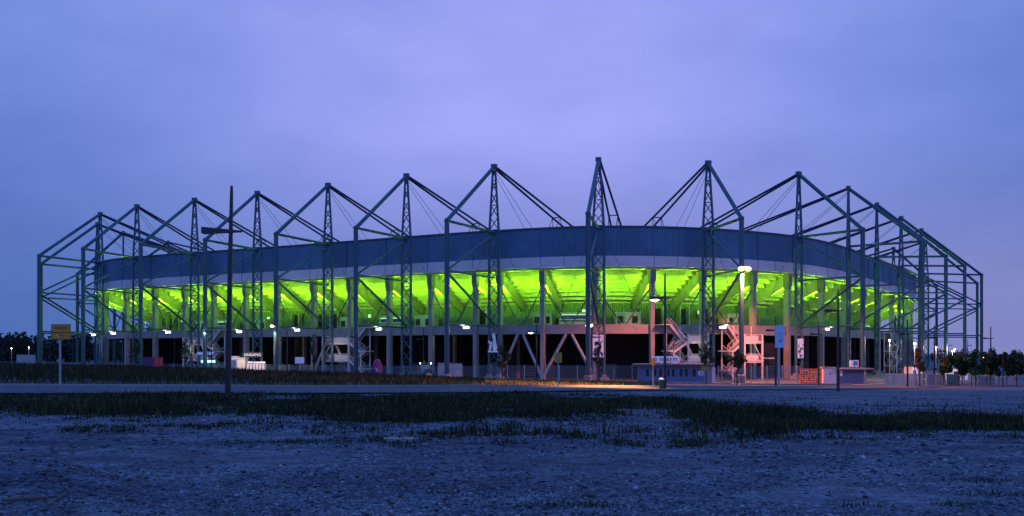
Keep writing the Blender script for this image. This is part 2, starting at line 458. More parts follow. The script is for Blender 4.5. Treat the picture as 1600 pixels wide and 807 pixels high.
ring([(17.0, ZD1), (17.0, 23.0), (17.2, 23.0), (17.2, ZD1)], 'bowl_wall', M['inside'], ST)

# concrete columns with corbel heads, rakers and green luminaires, placed bay by bay
CPX = [165, 198, 242, 289, 334, 384, 434, 490, 547, 608, 673.5, 743, 781, 848, 930, 1019, 1098, 1177, 1231, 1284, 1320, 1349, 1373, 1394]
cs = [find(p, UC) for p in CPX]
cs = [c for c in cs if c]
gap = 7.8
s = cs[0] - gap
while s > 40: cs.insert(0, s); s -= gap
s = cs[-1] + gap
while s < L - 40: cs.append(s); s += gap
GREEN = (.345, 1.0, .004); GP = 3100
raker_poly = [(UC + .2, 15.2), (UC + .2, 17.05)]
for i in range(N_ST):
    u = U0 + DU * i; z = Z0 - DZ * i + .04
    raker_poly += [(max(u, UC + .25) if i == 0 else u + .02, z), (u + DU + .02, z)]
raker_poly += [(ulast - .05, 11.3), (ulast - .7, 11.3)]
def is_near(s):      # seen from the photograph's side
    p, t, n = at(s); return (n.x * p.x + n.y * p.y) > -60
front = [s for s in cs if is_near(s)]
for i, s in enumerate(front):
    p, t, n = at(s); c = p + n * UC
    m = MB()
    m.prism([c - t * .31 + n * a for a in (-.34, .62)] + [c + t * .31 + n * a for a in (.62, -.34)], (0, 0, 15.2))
    col = m.build('column', M['concrete'], ST)
    m = MB(); hc = c + Vector((0, 0, 15.2)) - n * .1
    m.prism([hc - t * .42 - n * .42, hc - t * .42 + n * .75, hc + t * .42 + n * .75, hc + t * .42 - n * .42], (0, 0, 1.75))
    hd = hc + Vector((0, 0, -.5)); m.prism([hd - t * .36 - n * .3, hd - t * .36 + n * .73, hd + t * .36 + n * .73, hd + t * .36 - n * .3], (0, 0, .5))
    m.build('column_head', M['concrete_dark'], col)
    m = MB(); m.prism([p + n * u + Vector((0, 0, z)) - t * .24 for u, z in raker_poly], t * .48)
    m.build('raker_beam', M['tier'], ST)
    # inner row of columns in the dark ground floor
    if i % 2 == 0:
        m = MB(); q = p + n * 10.5; m.prism([q - t * .4 - n * .4, q - t * .4 + n * .4, q + t * .4 + n * .4, q + t * .4 - n * .4], (0, 0, ZD0 + .4))
        m.build('inner_column', M['concrete_dark'], ST)
    # green luminaire on the inner face of the column, washing the raker and the stepped tier from below
    q = p + n * (UC + .75) + Vector((0, 0, 13.7))
    m = MB(); m.obox(q, t * .3, n * .1, Vector((0, 0, .12))); m.bar(q - n * .35, q, .08)
    b_ = m.build('luminaire', M['lampblack'], ST)
    m = MB(); m.obox(q + Vector((0, 0, .15)), t * .26, n * .08, Vector((0, 0, .03))); m.build('luminaire_lens', M['e_green'], b_)
    lamp('green_stand_light', q + n * .3 + Vector((0, 0, .35)), GP, GREEN, .12, kind='SPOT', direction=(n.x * .55, n.y * .55, 1), spot=178, blend=.35)
    if i + 1 < len(front):
        s2 = front[i + 1]; ln = s2 - s; pp, tt, nq = at(s + .5 * ln)
        q = pp + nq * (UC + .9) + Vector((0, 0, 13.4))
        if ln > 5: lamp('green_fill_light', q, GP * .13, GREEN, .2)  # added fill between columns, no fixture, lifts the green on rear wall and kiosks

for i, s in enumerate(front):
    for ds in ((0, 3.9) if i % 2 else (0,)):
        p, t, n = at(s + ds); q = p + n * (UF - .19)
        m = MB(); m.obox(q + Vector((0, 0, 18.12)), t * .035, n * .02, Vector((0, 0, .82)))
        if ds == 0: m.obox(q + n * .06 + Vector((0, 0, 21.05)), t * .09, n * .06, Vector((0, 0, 2.1)))
        m.build('fascia_joint', M['blue'], ST)
for px in (250, 457, 700, 943, 1185, 1330):  # some are real lamps, the others added to lift the dark under the deck
    s_ = find(px, 6.0); p, t, n = at(s_); c = p + n * 6.0 + Vector((0, 0, ZD0 + .35))
    m = MB(); m.obox(c, t * .3, n * .12, Vector((0, 0, .06))); m.build('ceiling_lamp', M['e_dim'], ST)
    lamp('ceiling_lamp_light', c + Vector((0, 0, -.25)), 110, (1, .8, .62), .15)
for i in range(0, len(front), 2):
    p, t, n = at(front[i]); m = MB(); m.prism([p + n * 8.2 - t * .12, p + n * 16.9 - t * .12, p + n * 16.9 + t * .12, p + n * 8.2 + t * .12], (0, 0, ZD0 + .44)); m.build('dark_fill_wall', M['inside'], ST)  # added dark cross walls, keep the sky from showing through under the deck
# doors in the dark ground floor wall
for i in range(0, len(front) - 1, 2):
    p, t, n = at((front[i] + front[i + 1]) / 2); c = p + n * 16.96
    m = MB(); m.obox(c + Vector((0, 0, 1.2)), t * 1.1, n * .04, Vector((0, 0, 1.2))); m.build('roller_door', M['concrete_dark'], ST)
# braces: inverted V below the deck, thin V above it
def brace_pair(s, s2, z_foot, z_top, up, r, name, m_):
    p, _, n = at(s); p2, _, n2 = at(s2); pm, tm, nm = at((s + s2) / 2)
    u = UC - .25 if r > .1 else UC
    A, B, Mi = p + n * u, p2 + n2 * u, pm + nm * u
    for P, sg in ((A, -1), (B, 1)):
        m = MB()
        if up: m.tube(P + Vector((0, 0, z_foot)), Mi + tm * sg * .45 + Vector((0, 0, z_top)), r, 8)
        else: m.tube(P + Vector((0, 0, z_top)), Mi + tm * sg * .4 + Vector((0, 0, z_foot)), r, 8)
        m.build(name, m_, ST)
for i in range(len(front) - 1):
    ln = front[i + 1] - front[i]
    if ln < 5 or ln > 12: continue
    px = proj(at((front[i] + front[i + 1]) / 2)[0])
    if 760 < px < 920 or i % 4 == 1:
        brace_pair(front[i], front[i + 1], .25, ZD0 - .1, True, .24, 'brace', M['galv'])
        brace_pair(front[i], front[i + 1], ZD1 + .05, 14.6, False, .09, 'tension_rod', M['steel_dark'])
    elif i % 2 == 0:
        brace_pair(front[i], front[i + 1], ZD1 + .05, 14.6, False, .09, 'tension_rod', M['steel_dark'])

# kiosks, doors and portals on the concourse
for i in range(len(front) - 1):
    s0_, s1_ = front[i], front[i + 1]; ln = s1_ - s0_
    if ln < 5 or ln > 12: continue
    p, t, n = at((s0_ + s1_) / 2); k = (i * 7) % 5
    zz = Vector((0, 0, ZD1))
    if k in (0, 2, 3):
        w = ln * (.62 if k == 0 else .42); off = t * (0 if k == 0 else (-1) ** i * ln * .18)
        c = p + n * (UW - 2.2) + off + zz
        m = MB(); hh = 2.15
        m.obox(c + Vector((0, 0, hh / 2)), t * w / 2, n * 1.1, Vector((0, 0, hh / 2)))
        kb = m.build('kiosk', M['kiosk'], ST)
        if k == 0:
            m = MB(); m.obox(c - n * 1.16 + Vector((0, 0, 1.75)), t * w * .46, n * .05, Vector((0, 0, .07))); m.build('counter_light', M['e_counter'], kb)
            m = MB(); m.obox(c - n * 1.3 + Vector((0, 0, .98)), t * w * .48, n * .2, Vector((0, 0, .04))); m.build('counter', M['white'], kb)
            m = MB(); m.obox(c - n * 1.13 + Vector((0, 0, 1.35)), t * w * .44, n * .03, Vector((0, 0, .3))); m.build('hatch', M['glass'], kb)
        else:
            for sg in (-.5, .45):
                m = MB(); m.obox(c - n * 1.13 + t * w * sg * .6 + Vector((0, 0, .95)), t * .45, n * .03, Vector((0, 0, .55))); m.build('hatch', M['inside'], kb)
    else:
        for sg in ((-.22, .2) if k == 1 else (.05,)):
            c = p + n * (UW - .04) + t * ln * sg + zz
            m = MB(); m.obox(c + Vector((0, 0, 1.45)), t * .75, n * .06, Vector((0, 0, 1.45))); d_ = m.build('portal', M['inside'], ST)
            m = MB()
            for q in (-1, 1): m.obox(c - n * .35 + t * q * .9 + Vector((0, 0, 1.6)), t * .12, n * .5, Vector((0, 0, 1.6)))
            m.build('portal_frame', M['tier'], d_)
# low glowing signs under the tier
for i in range(0, len(front) - 1, 3):
    p, t, n = at((front[i] + front[i + 1]) / 2 + 1.2); c = p + n * (UW - .3) + Vector((0, 0, 11.0))
    m = MB(); m.obox(c, t * .28, n * .06, Vector((0, 0, .3))); m.build('exit_light', M['e_counter'], ST)

# ------------------------------------------------------------------ support frames
TIE = {1: (.6, .8), 10: (.21, .98), 11: (-.18, .98), 12: (-.4, .917), 13: (-.6, .8), 14: (-.6, .8), 15: (-.6, .8), 16: (-.6, .8), 17: (-.6, .8), 18: (-.7, .7)}
def frame(i):
    A, C = masts[i], cols[i]; r = (C - A); w = r.length; r.normalize(); t = Vector((-r.y, r.x, 0)); Z = lambda z: Vector((0, 0, z))
    side = i in (0, 1, 2, 3)
    zsp, hw0, hw1 = 22.6, .85, .17
    m = MB()
    def half(z): return hw0 if z < zsp else hw0 + (hw1 - hw0) * (z - zsp) / (HM - zsp)
    for sg in (-1, 1):
        m.tube(A + t * sg * hw0, A + t * sg * hw0 + Z(zsp), .21, 10)
        m.tube(A + t * sg * hw0 + Z(zsp), A + t * sg * hw1 + Z(HM), .19, 10, .17)
    m.obox(A + Z(HM - .05), t * .42, r * .3, Z(.3))
    mast = m.build('lattice_mast', M['steel'], ST, smooth=False)
    m = MB(); z = .6; step = 2.05
    while z < HM - 2.2:
        z2 = z + (step if z < zsp else 1.9)
        a, b = half(z), half(z2)
        m.tube(A + t * -a + Z(z), A + t * b + Z(z2), .075, 6); m.tube(A + t * a + Z(z), A + t * -b + Z(z2), .075, 6)
        if int(z / step) % 2 == 0: m.tube(A + t * -b + Z(z2), A + t * b + Z(z2), .075, 6)
        z = z2
    m.build('lattice_bracing', M['steel'], mast)
    m = MB(); m.tube(C + Z(1.25), C + Z(HC), .34, 16); m.ball(C + Z(HC), .40, 12, 8)
    m.build('outer_column', M['steel'], mast, smooth=False)
    m = MB(); m.tube(C, C + Z(1.0), .52, 16); m.tube(C + Z(1.0), C + Z(1.25), .60, 16, .52); m.build('column_base', M['concrete'], mast)
    m = MB(); m.obox(A + Z(.3), t * 1.5, r * .6, Z(.3))
    for sg in (-1, 1): m.obox(A + t * sg * hw0 + Z(.8), t * .3, r * .3, Z(.2))
    m.build('mast_plinth', M['concrete'], mast)
    m = MB(); m.tube(C + Z(HC), A + Z(HM - .15), .29, 14); m.build('outer_stay', M['steel'], mast)
    m = MB(); m.tube(C + Z(HC), A + Z(22.75), .21, 12); m.build('top_strut', M['steel'], mast)
    m = MB(); m.tube(C + Z(15.8), A + Z(22.5), .17, 10); m.build('upper_diagonal', M['steel'], mast)
    m = MB(); m.tube(C + Z(15.8), A + Z(15.8), .15, 10); m.build('middle_strut', M['steel'], mast)
    m = MB(); m.tube(C + Z(15.6), A + Z(8.6), .18, 10); m.build('lower_diagonal', M['steel'], mast)
    m = MB(); m.tube(C + Z(8.35), A + Z(8.35), .15, 10); m.build('lower_strut', M['steel'], mast)
    n = Vector((*TIE[i], 0)).normalized() if i in TIE else -r
    nt_ = Vector((-n.y, n.x, 0))
    zt = lambda u: HM - .15 - .213 * u
    m = MB()
    for sg in (-1, 1): m.tube(A + nt_ * sg * .22 + Z(HM - .15), A + n * 34 + nt_ * sg * 1.05 + Z(zt(34)), .18, 12)
    m.tube(A + n * 22.5 - nt_ * .8 + Z(zt(22.5)), A + n * 22.5 + nt_ * .8 + Z(zt(22.5)), .09, 8)
    m.build('roof_tie', M['steel_dark'], mast)
    def rod(name, a, b, rad):
        m = MB(); m.tube(a, b, rad, 6); m.build(name, M['cable'], mast)
    s_ = float(S[np.argmin((CX - A.x) ** 2 + (CY - A.y) ** 2)])
    for sg in (-1, 1):
        q = A + n * 22.5 + nt_ * sg * .78
        rod('roof_hanger', q + Z(zt(22.5)), A + n * 19.5 + nt_ * sg * .6 + Z(24.4), .06)
        rod('roof_hanger', q + Z(zt(22.5)), A + n * 23.0 + nt_ * sg * .9 + Z(24.7), .06)
        rod('roof_cable', A + nt_ * sg * .2 + Z(HM - .8), A + n * 13 + nt_ * sg * .75 + Z(23.9), .035)
        p2, t2, n2 = at(s_ + sg * 7.2)
        rod('stay_cable', A + t * sg * hw0 + Z(22.4), p2 + n2 * 2.2 + Z(ZD1 - .2), .03)
    return mast, A, C, r, t, w
frames = [frame(i) for i in range(len(masts))]

# twin floodlights under the lower strut of each frame, lamps on three columns
def twin(i, fr):
    mast, A, C, r, t, w = frames[i]; c = A + r * w * fr + Vector((0, 0, 8.1))
    m = MB(); m.bar(c - t * .5, c + t * .5, .1)
    for sg in (-1, 1): m.obox(c + t * sg * .3 + Vector((0, 0, -.18)), t * .2, r * .18, Vector((0, 0, .14)))
    b = m.build('twin_floodlight', M['galv'], mast)
    m = MB()
    for sg in (-1, 1): m.obox(c + t * sg * .3 + r * .2 + Vector((0, 0, -.2)), t * .19, r * .03, Vector((0, 0, .13)))
    g = m.build('floodlight_lens', M['e_white'], mast)
    lamp('floodlight_beam', c + r * .6 + Vector((0, 0, -.3)), 120, (1, .86, .78), .15)
for i, fr in ((3, .1), (4, .45), (5, .5), (6, .35), (7, .6), (8, .55), (9, .6), (10, .9), (11, .45), (12, .45)): twin(i, fr)
def column_lamp(i, z, e, power, color, px_side, down=False):
    mast, A, C, r, t, w = frames[i]
    c = C + r * .62 + t * px_side + Vector((0, 0, z))
    m = MB(); m.bar(C + Vector((0, 0, z)), c, .1); m.obox(c, t * .32, r * .22, Vector((0, 0, .12))); m.build('lamp_bracket', M['lampblack'], mast)
    m = MB()
    if down:
        for sg in (-1, 1): m.ball(c + r * .15 + t * sg * .5 + Vector((0, 0, -.15)), .46, 14, 8, .75)
        m.obox(c + r * .1 + Vector((0, 0, .1)), t * .5, r * .2, Vector((0, 0, .06)))
    else: m.ball(c + r * .1 + Vector((0, 0, -.2)), .26, 12, 8, .7)
    m.build('column_lamp', e, mast)
    if down is None: lamp('column_lamp_light', c + r * .5 + Vector((0, 0, -.6)), power, color, .15, kind='SPOT', direction=(-r.x * .1, -r.y * .1, -1), spot=120, blend=.6)
    elif down: lamp('column_lamp_light', c + r * .45 + Vector((0, 0, -.75)), power, color, .2, kind='SPOT', direction=(-r.x * .12, -r.y * .12, -1), spot=156, blend=.25)
    else: lamp('column_lamp_light', c + r * .45 + Vector((0, 0, -.75)), power, color, .2)
column_lamp(11, 15.9, M['e_sodium'], 46000, (1, .21, .085), .1, True)
column_lamp(7, 8.6, M['e_warm'], 2600, (1, .52, .32), -.2, None)

# banners on mast fronts
def banner(i, z0, z1, kind):
    mast, A, C, r, t, w = frames[i]; c = A + r * .34
    if (t.x < 0): t = -t
    m = MB()
    if kind == 'panel':
        m.obox(c + Vector((0, 0, (z0 + z1) / 2)), t * .8, r * .03, Vector((0, 0, (z1 - z0) / 2)))
        b = m.build('banner', M['white'], mast)
        m = MB(); rr = random.Random(i)
        for k in range(16):
            x = rr.uniform(-.6, .6); z = rr.uniform(z0 + .3, z1 - .9); h = rr.uniform(.1, .3)
            m.obox(c + r * .045 + t * x + Vector((0, 0, z)), t * rr.uniform(.05, .16), r * .012, Vector((0, 0, h)))
        m.build('banner_print', M['black'], mast)
    else:                                   # white cut-out of two rearing figures on a bar
        def P(pts): return [c + t * x + Vector((0, 0, z0 + z)) for x, z in pts]
        m.prism(P([(-.85, 0), (.85, 0), (.85, .22), (-.85, .22)]), r * .08)
        m.prism(P([(-.7, .22), (-.35, .22), (-.2, .9), (-.05, 1.5), (-.2, 1.75), (-.38, 1.5), (-.75, 1.9), (-.8, 1.6), (-.5, 1.2), (-.62, .8)]), r * .08)
        m.prism(P([(.05, .22), (.6, .22), (.72, .8), (.55, 1.5), (.45, 2.2), (.3, 2.9), (.12, 3.0), (.18, 2.4), (-.08, 2.9), (-.2, 2.75), (.02, 2.1), (.12, 1.4), (-.05, .9)]), r * .08)
        m.build('figure_cutout', M['white'], mast)
banner(9, 4.3, 7.2, 'figure'); banner(10, 3.6, 6.9, 'panel'); banner(12, 3.4, 6.5, 'panel')

# steel staircases up to the concourse
def staircase(px, u, mirror, PL, FL):
    s_ = find(px, u); p, t, n = at(s_); o = p + n * u
    if mirror: t = -t
    Zv = lambda z: Vector((0, 0, z)); Wd = 1.25; E1 = PL + FL
    m = MB()
    for a in (.1, PL - .1): m.bar(o + t * a - n * Wd, o + t * a - n * Wd + Zv(7.1), .24)
    for a in (.1, PL - .1, E1 + .1): m.bar(o + t * a + n * Wd, o + t * a + n * Wd + Zv(8.4), .2)
    m.bar(o + t * (E1 + .1) - n * Wd, o + t * (E1 + .1) - n * Wd + Zv(4.6), .18)
    for z in (3.0, 6.0):
        for b in (-Wd, Wd): m.bar(o + n * b + Zv(z - .22), o + t * PL + n * b + Zv(z - .22), .12, .2)
    m.bar(o + t * .1 - n * Wd + Zv(3.1), o + t * 1.9 - n * Wd + Zv(5.8), .09); m.bar(o + t * (PL - .1) - n * Wd + Zv(6.2), o + t * (PL + 1.6) - n * Wd + Zv(7.6), .1)
    st = m.build('staircase', M['panel'], ST)
    for c_, ha, hb, th in ((o + t * PL / 2 + Zv(6.0), PL / 2 + .1, Wd + .12, .11), (o + t * PL / 2 + Zv(3.0), PL / 2 + .1, Wd + .12, .11), (o + t * (E1 + .4) + Zv(4.5), .5, Wd, .09), (o + t * (E1 + .4) + Zv(1.5), .5, Wd, .09), (o + t * (E1 + .5) + n * 1.2 + Zv(8.5), .9, 1.2, .08)):
        m = MB(); m.obox(c_, t * ha, n * hb, Zv(th)); m.build('landing', M['panel'], st)
    for (a0, z0, a1, z1, b) in ((E1, 8.5, PL, 6.05, .62), (PL, 5.95, E1, 4.5, -.62), (E1, 4.45, PL, 3.05, .62), (PL, 2.95, E1, 1.5, -.62), (E1, 1.45, PL, .05, .62)):
        m = MB(); k_ = 10
        for k in range(k_):
            zz = z0 + (z1 - z0) * (k + 1) / k_; am = a0 + (a1 - a0) * (k + .5) / k_
            m.obox(o + t * am + n * b + Zv(zz), t * abs(a1 - a0) / k_ / 2, n * .55, Zv(.03))
        m.bar(o + t * a0 + n * b + Zv(z0 - .14), o + t * a1 + n * b + Zv(z1 - .14), 1.12, .05)
        fl = m.build('stair_flight', M['concrete'], st)
        for e in (-.58, .58):
            A0 = o + t * a0 + n * (b + e); A1 = o + t * a1 + n * (b + e)
            m = MB(); m.bar(A0 + Zv(z0 - .1), A1 + Zv(z1 - .1), .05, .34); m.bar(A0 + Zv(z0 + 1.0), A1 + Zv(z1 + 1.0), .06)
            for k in range(9):
                q = A0.lerp(A1, k / 8); zq = z0 + (z1 - z0) * k / 8; m.bar(q + Zv(zq), q + Zv(zq + 1.0), .03)
            m.build('stair_railing', M['panel'], st)
    for z in (3.0, 6.0):
        m = MB(); c0 = o - n * (Wd + .08)
        m.bar(c0 + Zv(z + 1.05), c0 + t * PL + Zv(z + 1.05), .07)
        for k in range(23): q = c0 + t * (PL * k / 22); m.bar(q + Zv(z + .1), q + Zv(z + 1.05), .03)
        m.bar(o - n * Wd + Zv(z + 1.05), o + n * Wd + Zv(z + 1.05), .06)
        m.build('stair_railing', M['panel'], st)
        m = MB(); m.obox(c0 + t * PL * .62 + Zv(z + .5), t * PL * .36, n * .015, Zv(.36)); m.build('side_panel', M['panel'], st)
    # a small bulkhead lamp under the upper platform
    m = MB(); m.obox(o + t * PL * .55 + Zv(5.74), t * .22, n * .12, Zv(.05)); m.build('stair_lamp', M['e_dim'], st)
    lamp('stair_light', o + t * PL * .55 - n * .2 + Zv(5.5), 55, (1, .72, .52), .12)
    lamp('stair_light', o + t * PL * .55 - n * 2.6 + Zv(4.9), 75, (1, .70, .5), .2)
for px, u, mi, pl, fl in ((104, 1.6, False, 4.0, 2.8), (294, 1.7, False, 5.6, 2.4), (511, 1.7, False, 5.8, 2.4), (1101, 1.7, True, 3.6, 2.2), (1183, 1.7, True, 3.8, 2.2), (1402, 1.7, True, 3.6, 2.6)):
    if find(px, u): staircase(px, u, mi, pl, fl)
# club web address on a dark board under the deck
def text_into(mb, body, h, o, xd, zd, nrm, depth=.03, align='CENTER'):
    cu = bpy.data.curves.new('lettering', 'FONT'); cu.body = body; cu.size = 1; cu.align_x = align; cu.align_y = 'BOTTOM_BASELINE'
    ob = bpy.data.objects.new('lettering_source', cu); COL.objects.link(ob)
    me = bpy.data.meshes.new_from_object(ob.evaluated_get(bpy.context.evaluated_depsgraph_get()))
    bpy.data.objects.remove(ob)
    sc = h / .73; o, xd, zd, nrm = Vector(o), Vector(xd), Vector(zd), Vector(nrm)
    vs = [o + xd * (v.co.x * sc) + zd * (v.co.y * sc) + nrm * .012 for v in me.vertices]
    mb.add(vs, [tuple(p.vertices) for p in me.polygons]); return mb
s_ = find(1202, 4.6); p, t, n = at(s_); c = p + n * 4.6
m = MB(); m.obox(c + Vector((0, 0, 3.9)), t * 2.1, n * .05, Vector((0, 0, 1.9))); wb = m.build('web_board', M['inside'], ST)
m = MB(); text_into(m, 'www.borussia.de', .34, c - n * .06 + Vector((0, 0, 3.25)), t, (0, 0, 1), -n); m.build('board_lettering', glow('lit_lettering', (.9, .85, .9), .35), wb)

# ------------------------------------------------------------------ things along the forecourt
def zpx(y, Y): return EYE + (HZ - y) * Y / F_PX
def face_point(px, u):
    s = find(px, u); p, t, n = at(s); return p + n * u, t, n
# street lamps: tapered blade posts with a wedge shaped arm (anthracite)
def make_street_lamp(label, lit):
    root = thing('street_lamp', label, 'street lamp', (0, 0, 0), 'blade shaped street lamps')
    m = MB(); m.obox((0, 0, .02), (.3, 0, 0), (0, .3, 0), (0, 0, .04))
    n = 4; vs = []
    for z, a, b in ((0, .095, .065), (5.6, .072, .05), (7.7, .052, .04), (8.0, .04, .028)):
        vs.append([(-a, -b, z), (a, -b, z), (a, b, z), (-a, b, z)])
    V = [q for r_ in vs for q in r_]; Fs = []
    for k in range(3):
        for j in range(4): Fs.append((k * 4 + j, k * 4 + (j + 1) % 4, k * 4 + 4 + (j + 1) % 4, k * 4 + 4 + j))
    Fs.append((12, 13, 14, 15)); m.add(V, Fs); m.build('pole', M['lampblack'], root, local=True)
    m = MB()
    for y in (-.13, .13): pass
    m.add([(-1.05, -.2, 6.18), (-1.05, .2, 6.18), (-1.05, .2, 6.42), (-1.05, -.2, 6.42), (.42, -.05, 6.26), (.42, .05, 6.26), (.42, .05, 6.32), (.42, -.05, 6.32)],
          [(0, 1, 2, 3), (4, 7, 6, 5), (0, 4, 5, 1), (3, 2, 6, 7), (0, 3, 7, 4), (1, 5, 6, 2)])
    m.build('lamp_head', M['lampblack'], root, local=True)
    if lit:
        m = MB(); m.obox((-.72, 0, 6.165), (.26, 0, 0), (0, .15, 0), (0, 0, .03)); m.ball((-.72, 0, 6.15), .2, 10, 6, .5); m.build('lamp_glass', lit, root, local=True)
    return root
dark0 = make_street_lamp('tall unlit blade street lamp, nearest and largest, standing in roadside weeds at left', None)
lit0 = make_street_lamp('blade street lamp with lit head on the road verge in front of the ticket booth', M['e_warm'])
lampspec = [  # px, distance, label, lit, tilt, flip
    (356, 33.3, None, 0, .018, 0), (1039, 61, None, 1, 0, 0),
    (1309.5, 69, 'dark blade street lamp in front of the corrugated snack kiosk, base on the road edge', 0, 0, 0),
    (1279, 108, 'dark blade street lamp standing before the orange container', 0, 0, 0),
    (1212, 100, 'dark blade street lamp right beside the tall white parking sign', 0, 0, 0),
    (1418, 104.6, 'dark blade street lamp just left of the rusty leaved tree', 0, 0, 0),
    (1460, 121, 'dark blade street lamp between the rusty tree and the round green trees', 0, 0, 0),
    (1548, 124, 'dark blade street lamp among the row of trees at far right', 0, 0, 0),
    (838.5, 110, 'lit blade street lamp between concrete columns, left of the yellow twin signs', 1, 0, 0),
    (661.5, 132, 'dark blade street lamp in front of the parked tractor', 0, 0, 0),
    (558, 125, 'dark blade street lamp in front of the staircase left of the magenta stall', 0, 0, 0),
    (448.5, 138, 'slim dark blade street lamp left of the white notice board', 0, 0, 0),
    (331, 132, 'slim dark blade street lamp in front of the blue EINGANG OST sign', 0, 0, 0),
    (936, 116, 'dark blade street lamp beside the sapling at the mast with the printed banner', 0, 0, 0),
    (78, 190, 'faint distant street lamp left of the yellow road sign, before the forest', 0, 0, 0),
    (114, 205, 'faint distant street lamp right of the yellow road sign', 0, 0, 0),
    (1481, 235, 'faint distant street lamp seen between the outer columns at right', 0, 0, 1),
    (1512, 245, 'faint distant street lamp beside the last outer columns at right', 0, 0, 1)]
for k, (px, Y, lab, lit, tilt, flip) in enumerate(lampspec):
    o = dark0 if k == 0 else lit0 if k == 1 else copy_tree(lit0 if lit else dark0)
    X, Y, z = on_ray(px, Y)
    o.location = (X, Y, z - .03); o.rotation_euler = (0, tilt, R(180) if flip else 0)
    if lab: o['label'] = lab
    if lit:
        lamp('street_lamp_light', (X - .72, Y - .1, z + 5.85), 26000 if px > 1000 else 1500, (1, .36, .11), .15, kind='SPOT', direction=(-.75, .45, -1) if px > 1000 else (0, .2, -1), spot=112 if px > 1000 else 160, blend=.8)

# small globe lamps of the forecourt
def globe_lamp(px, y, Y, label, e, power, color, h=None):
    X = (px - 800) / F_PX * Y; zl = EYE + (HZ - y) * Y / F_PX; zg = gz(X, Y)
    root = thing('post_lamp', label, 'post lamp', (X, Y, zg), 'globe topped post lamps')
    m = MB(); m.tube((X, Y, zg), (X, Y, zl), .06, 8, .045); m.build('post', M['galv'], root)
    m = MB(); m.ball((X, Y, zl + .1), .14, 12, 8); m.build('globe', e, root)
    lamp('post_lamp_light', (X, Y - .5, zl + .1), power, color, .2)
globe_lamp(1429, 538.5, 112, 'lit globe post lamp left of the rusty leaved tree, behind the board fence', M['e_white'], 1100, (1, .50, .36))
globe_lamp(1462.5, 544, 150, 'lit globe post lamp beside an outer column, right of the rusty leaved tree', M['e_white'], 900, (1, .52, .38))
globe_lamp(1491.5, 547, 170, 'upper of two close lit globe lamps behind the round green trees', M['e_white'], 900, (1, .75, .65))
globe_lamp(1488, 550, 178, 'lower of two close lit globe lamps behind the round green trees', M['e_white'], 900, (1, .75, .65))
globe_lamp(1538, 560, 160, 'warm lit globe lamp just right of the outermost column', M['e_warm'], 600, (1, .6, .42))
globe_lamp(1390, 533, 140, 'lit globe post lamp above the right hand staircase', M['e_white'], 900, (1, .72, .58))
globe_lamp(320.6, 522, 146, 'lit globe lamp above the blue EINGANG OST sign', M['e_white'], 150, (1, .74, .6))
globe_lamp(18, 545, 300, 'reddish distant lamp at far left before the forest', M['e_red'], 900, (1, .3, .15))
globe_lamp(45, 543.5, 300, 'small white distant lamp at far left before the forest', M['e_white'], 500, (1, .9, .8))

# sign boards
def post_sign(name, label, cat, px, Y, rects, m_panel, post_px, post_r=.035, thick=.03, writing=None, group=None, yaw=0.0):
    """rects are photo rectangles (x0, x1, y0, y1) turned into boards at distance Y"""
    X, _, z = on_ray(post_px, Y); root = thing(name, label, cat, (X, Y, z), group)
    top = max(zpx(r_[2], Y) for r_ in rects)
    m = MB(); m.tube((X, Y + .06, z - .1), (X, Y + .06, top - .04), post_r, 10); m.build('post', M['galv'], root)
    for (x0, x1, y0, y1) in rects:
        a, b = (x0 - 800) / F_PX * Y, (x1 - 800) / F_PX * Y
        m = MB(); m.obox(((a + b) / 2, Y, (zpx(y0, Y) + zpx(y1, Y)) / 2), ((b - a) / 2, 0, 0), (0, thick / 2, 0), (0, 0, (zpx(y0, Y) - zpx(y1, Y)) / 2))
        o = m.build('sign_panel', m_panel, root)
        if writing: writing(o, a, b, zpx(y1, Y), zpx(y0, Y), Y - thick / 2)
    return root
def detour_writing(o, a, b, z0, z1, y):
    w, h = b - a, z1 - z0; m = MB(); rr = random.Random(3)
    for (fx0, fx1, fz, fh, nch) in ((.17, .83, .70, .15, 9), (.06, .92, .43, .085, 20), (.40, .66, .22, .085, 6)):   # three lines too small to read
        cw = (fx1 - fx0) / nch
        for k in range(nch):
            x = a + w * (fx0 + cw * (k + .5)); hh = fh * h * (1.0 if rr.random() < .4 else .72)
            m.obox((x - cw * w * .22, y - .004, z0 + fz * h + hh / 2), (cw * w * .11, 0, 0), (0, .003, 0), (0, 0, hh / 2))
            m.obox((x + cw * w * .16, y - .004, z0 + fz * h + .36 * fh * h), (cw * w * .10, 0, 0), (0, .003, 0), (0, 0, .36 * fh * h))
            m.obox((x, y - .0045, z0 + fz * h + rr.choice((.1, .6)) * fh * h), (cw * w * .3, 0, 0), (0, .003, 0), (0, 0, fh * h * .1))
    m.build('lettering', M['black'], o)
    m = MB(); m.prism([(a + w * .30, y - .002, z0 + .2 * h), (a + w * .37, y - .002, z0 + .2 * h), (a + w * .335, y - .002, z0 + .33 * h)], (0, -.006, 0)); m.build('white_symbol', M['white'], o)
    m = MB()
    for (x, z, sx, sz) in (((a + b) / 2, z0 + .02, w / 2 - .01, .012), ((a + b) / 2, z1 - .02, w / 2 - .01, .012), (a + .02, (z0 + z1) / 2, .012, h / 2 - .034), (b - .02, (z0 + z1) / 2, .012, h / 2 - .034)):
        m.obox((x, y - .003, z), (sx, 0, 0), (0, .003, 0), (0, 0, sz))
    m.build('border_line', M['black'], o)
post_sign('road_sign', 'large yellow rectangular road sign with black lettering on a grey post at left', 'road sign', 95, 43.4, [(80.2, 110.4, 507, 531)], M['yellow'], 93, .05, writing=detour_writing)
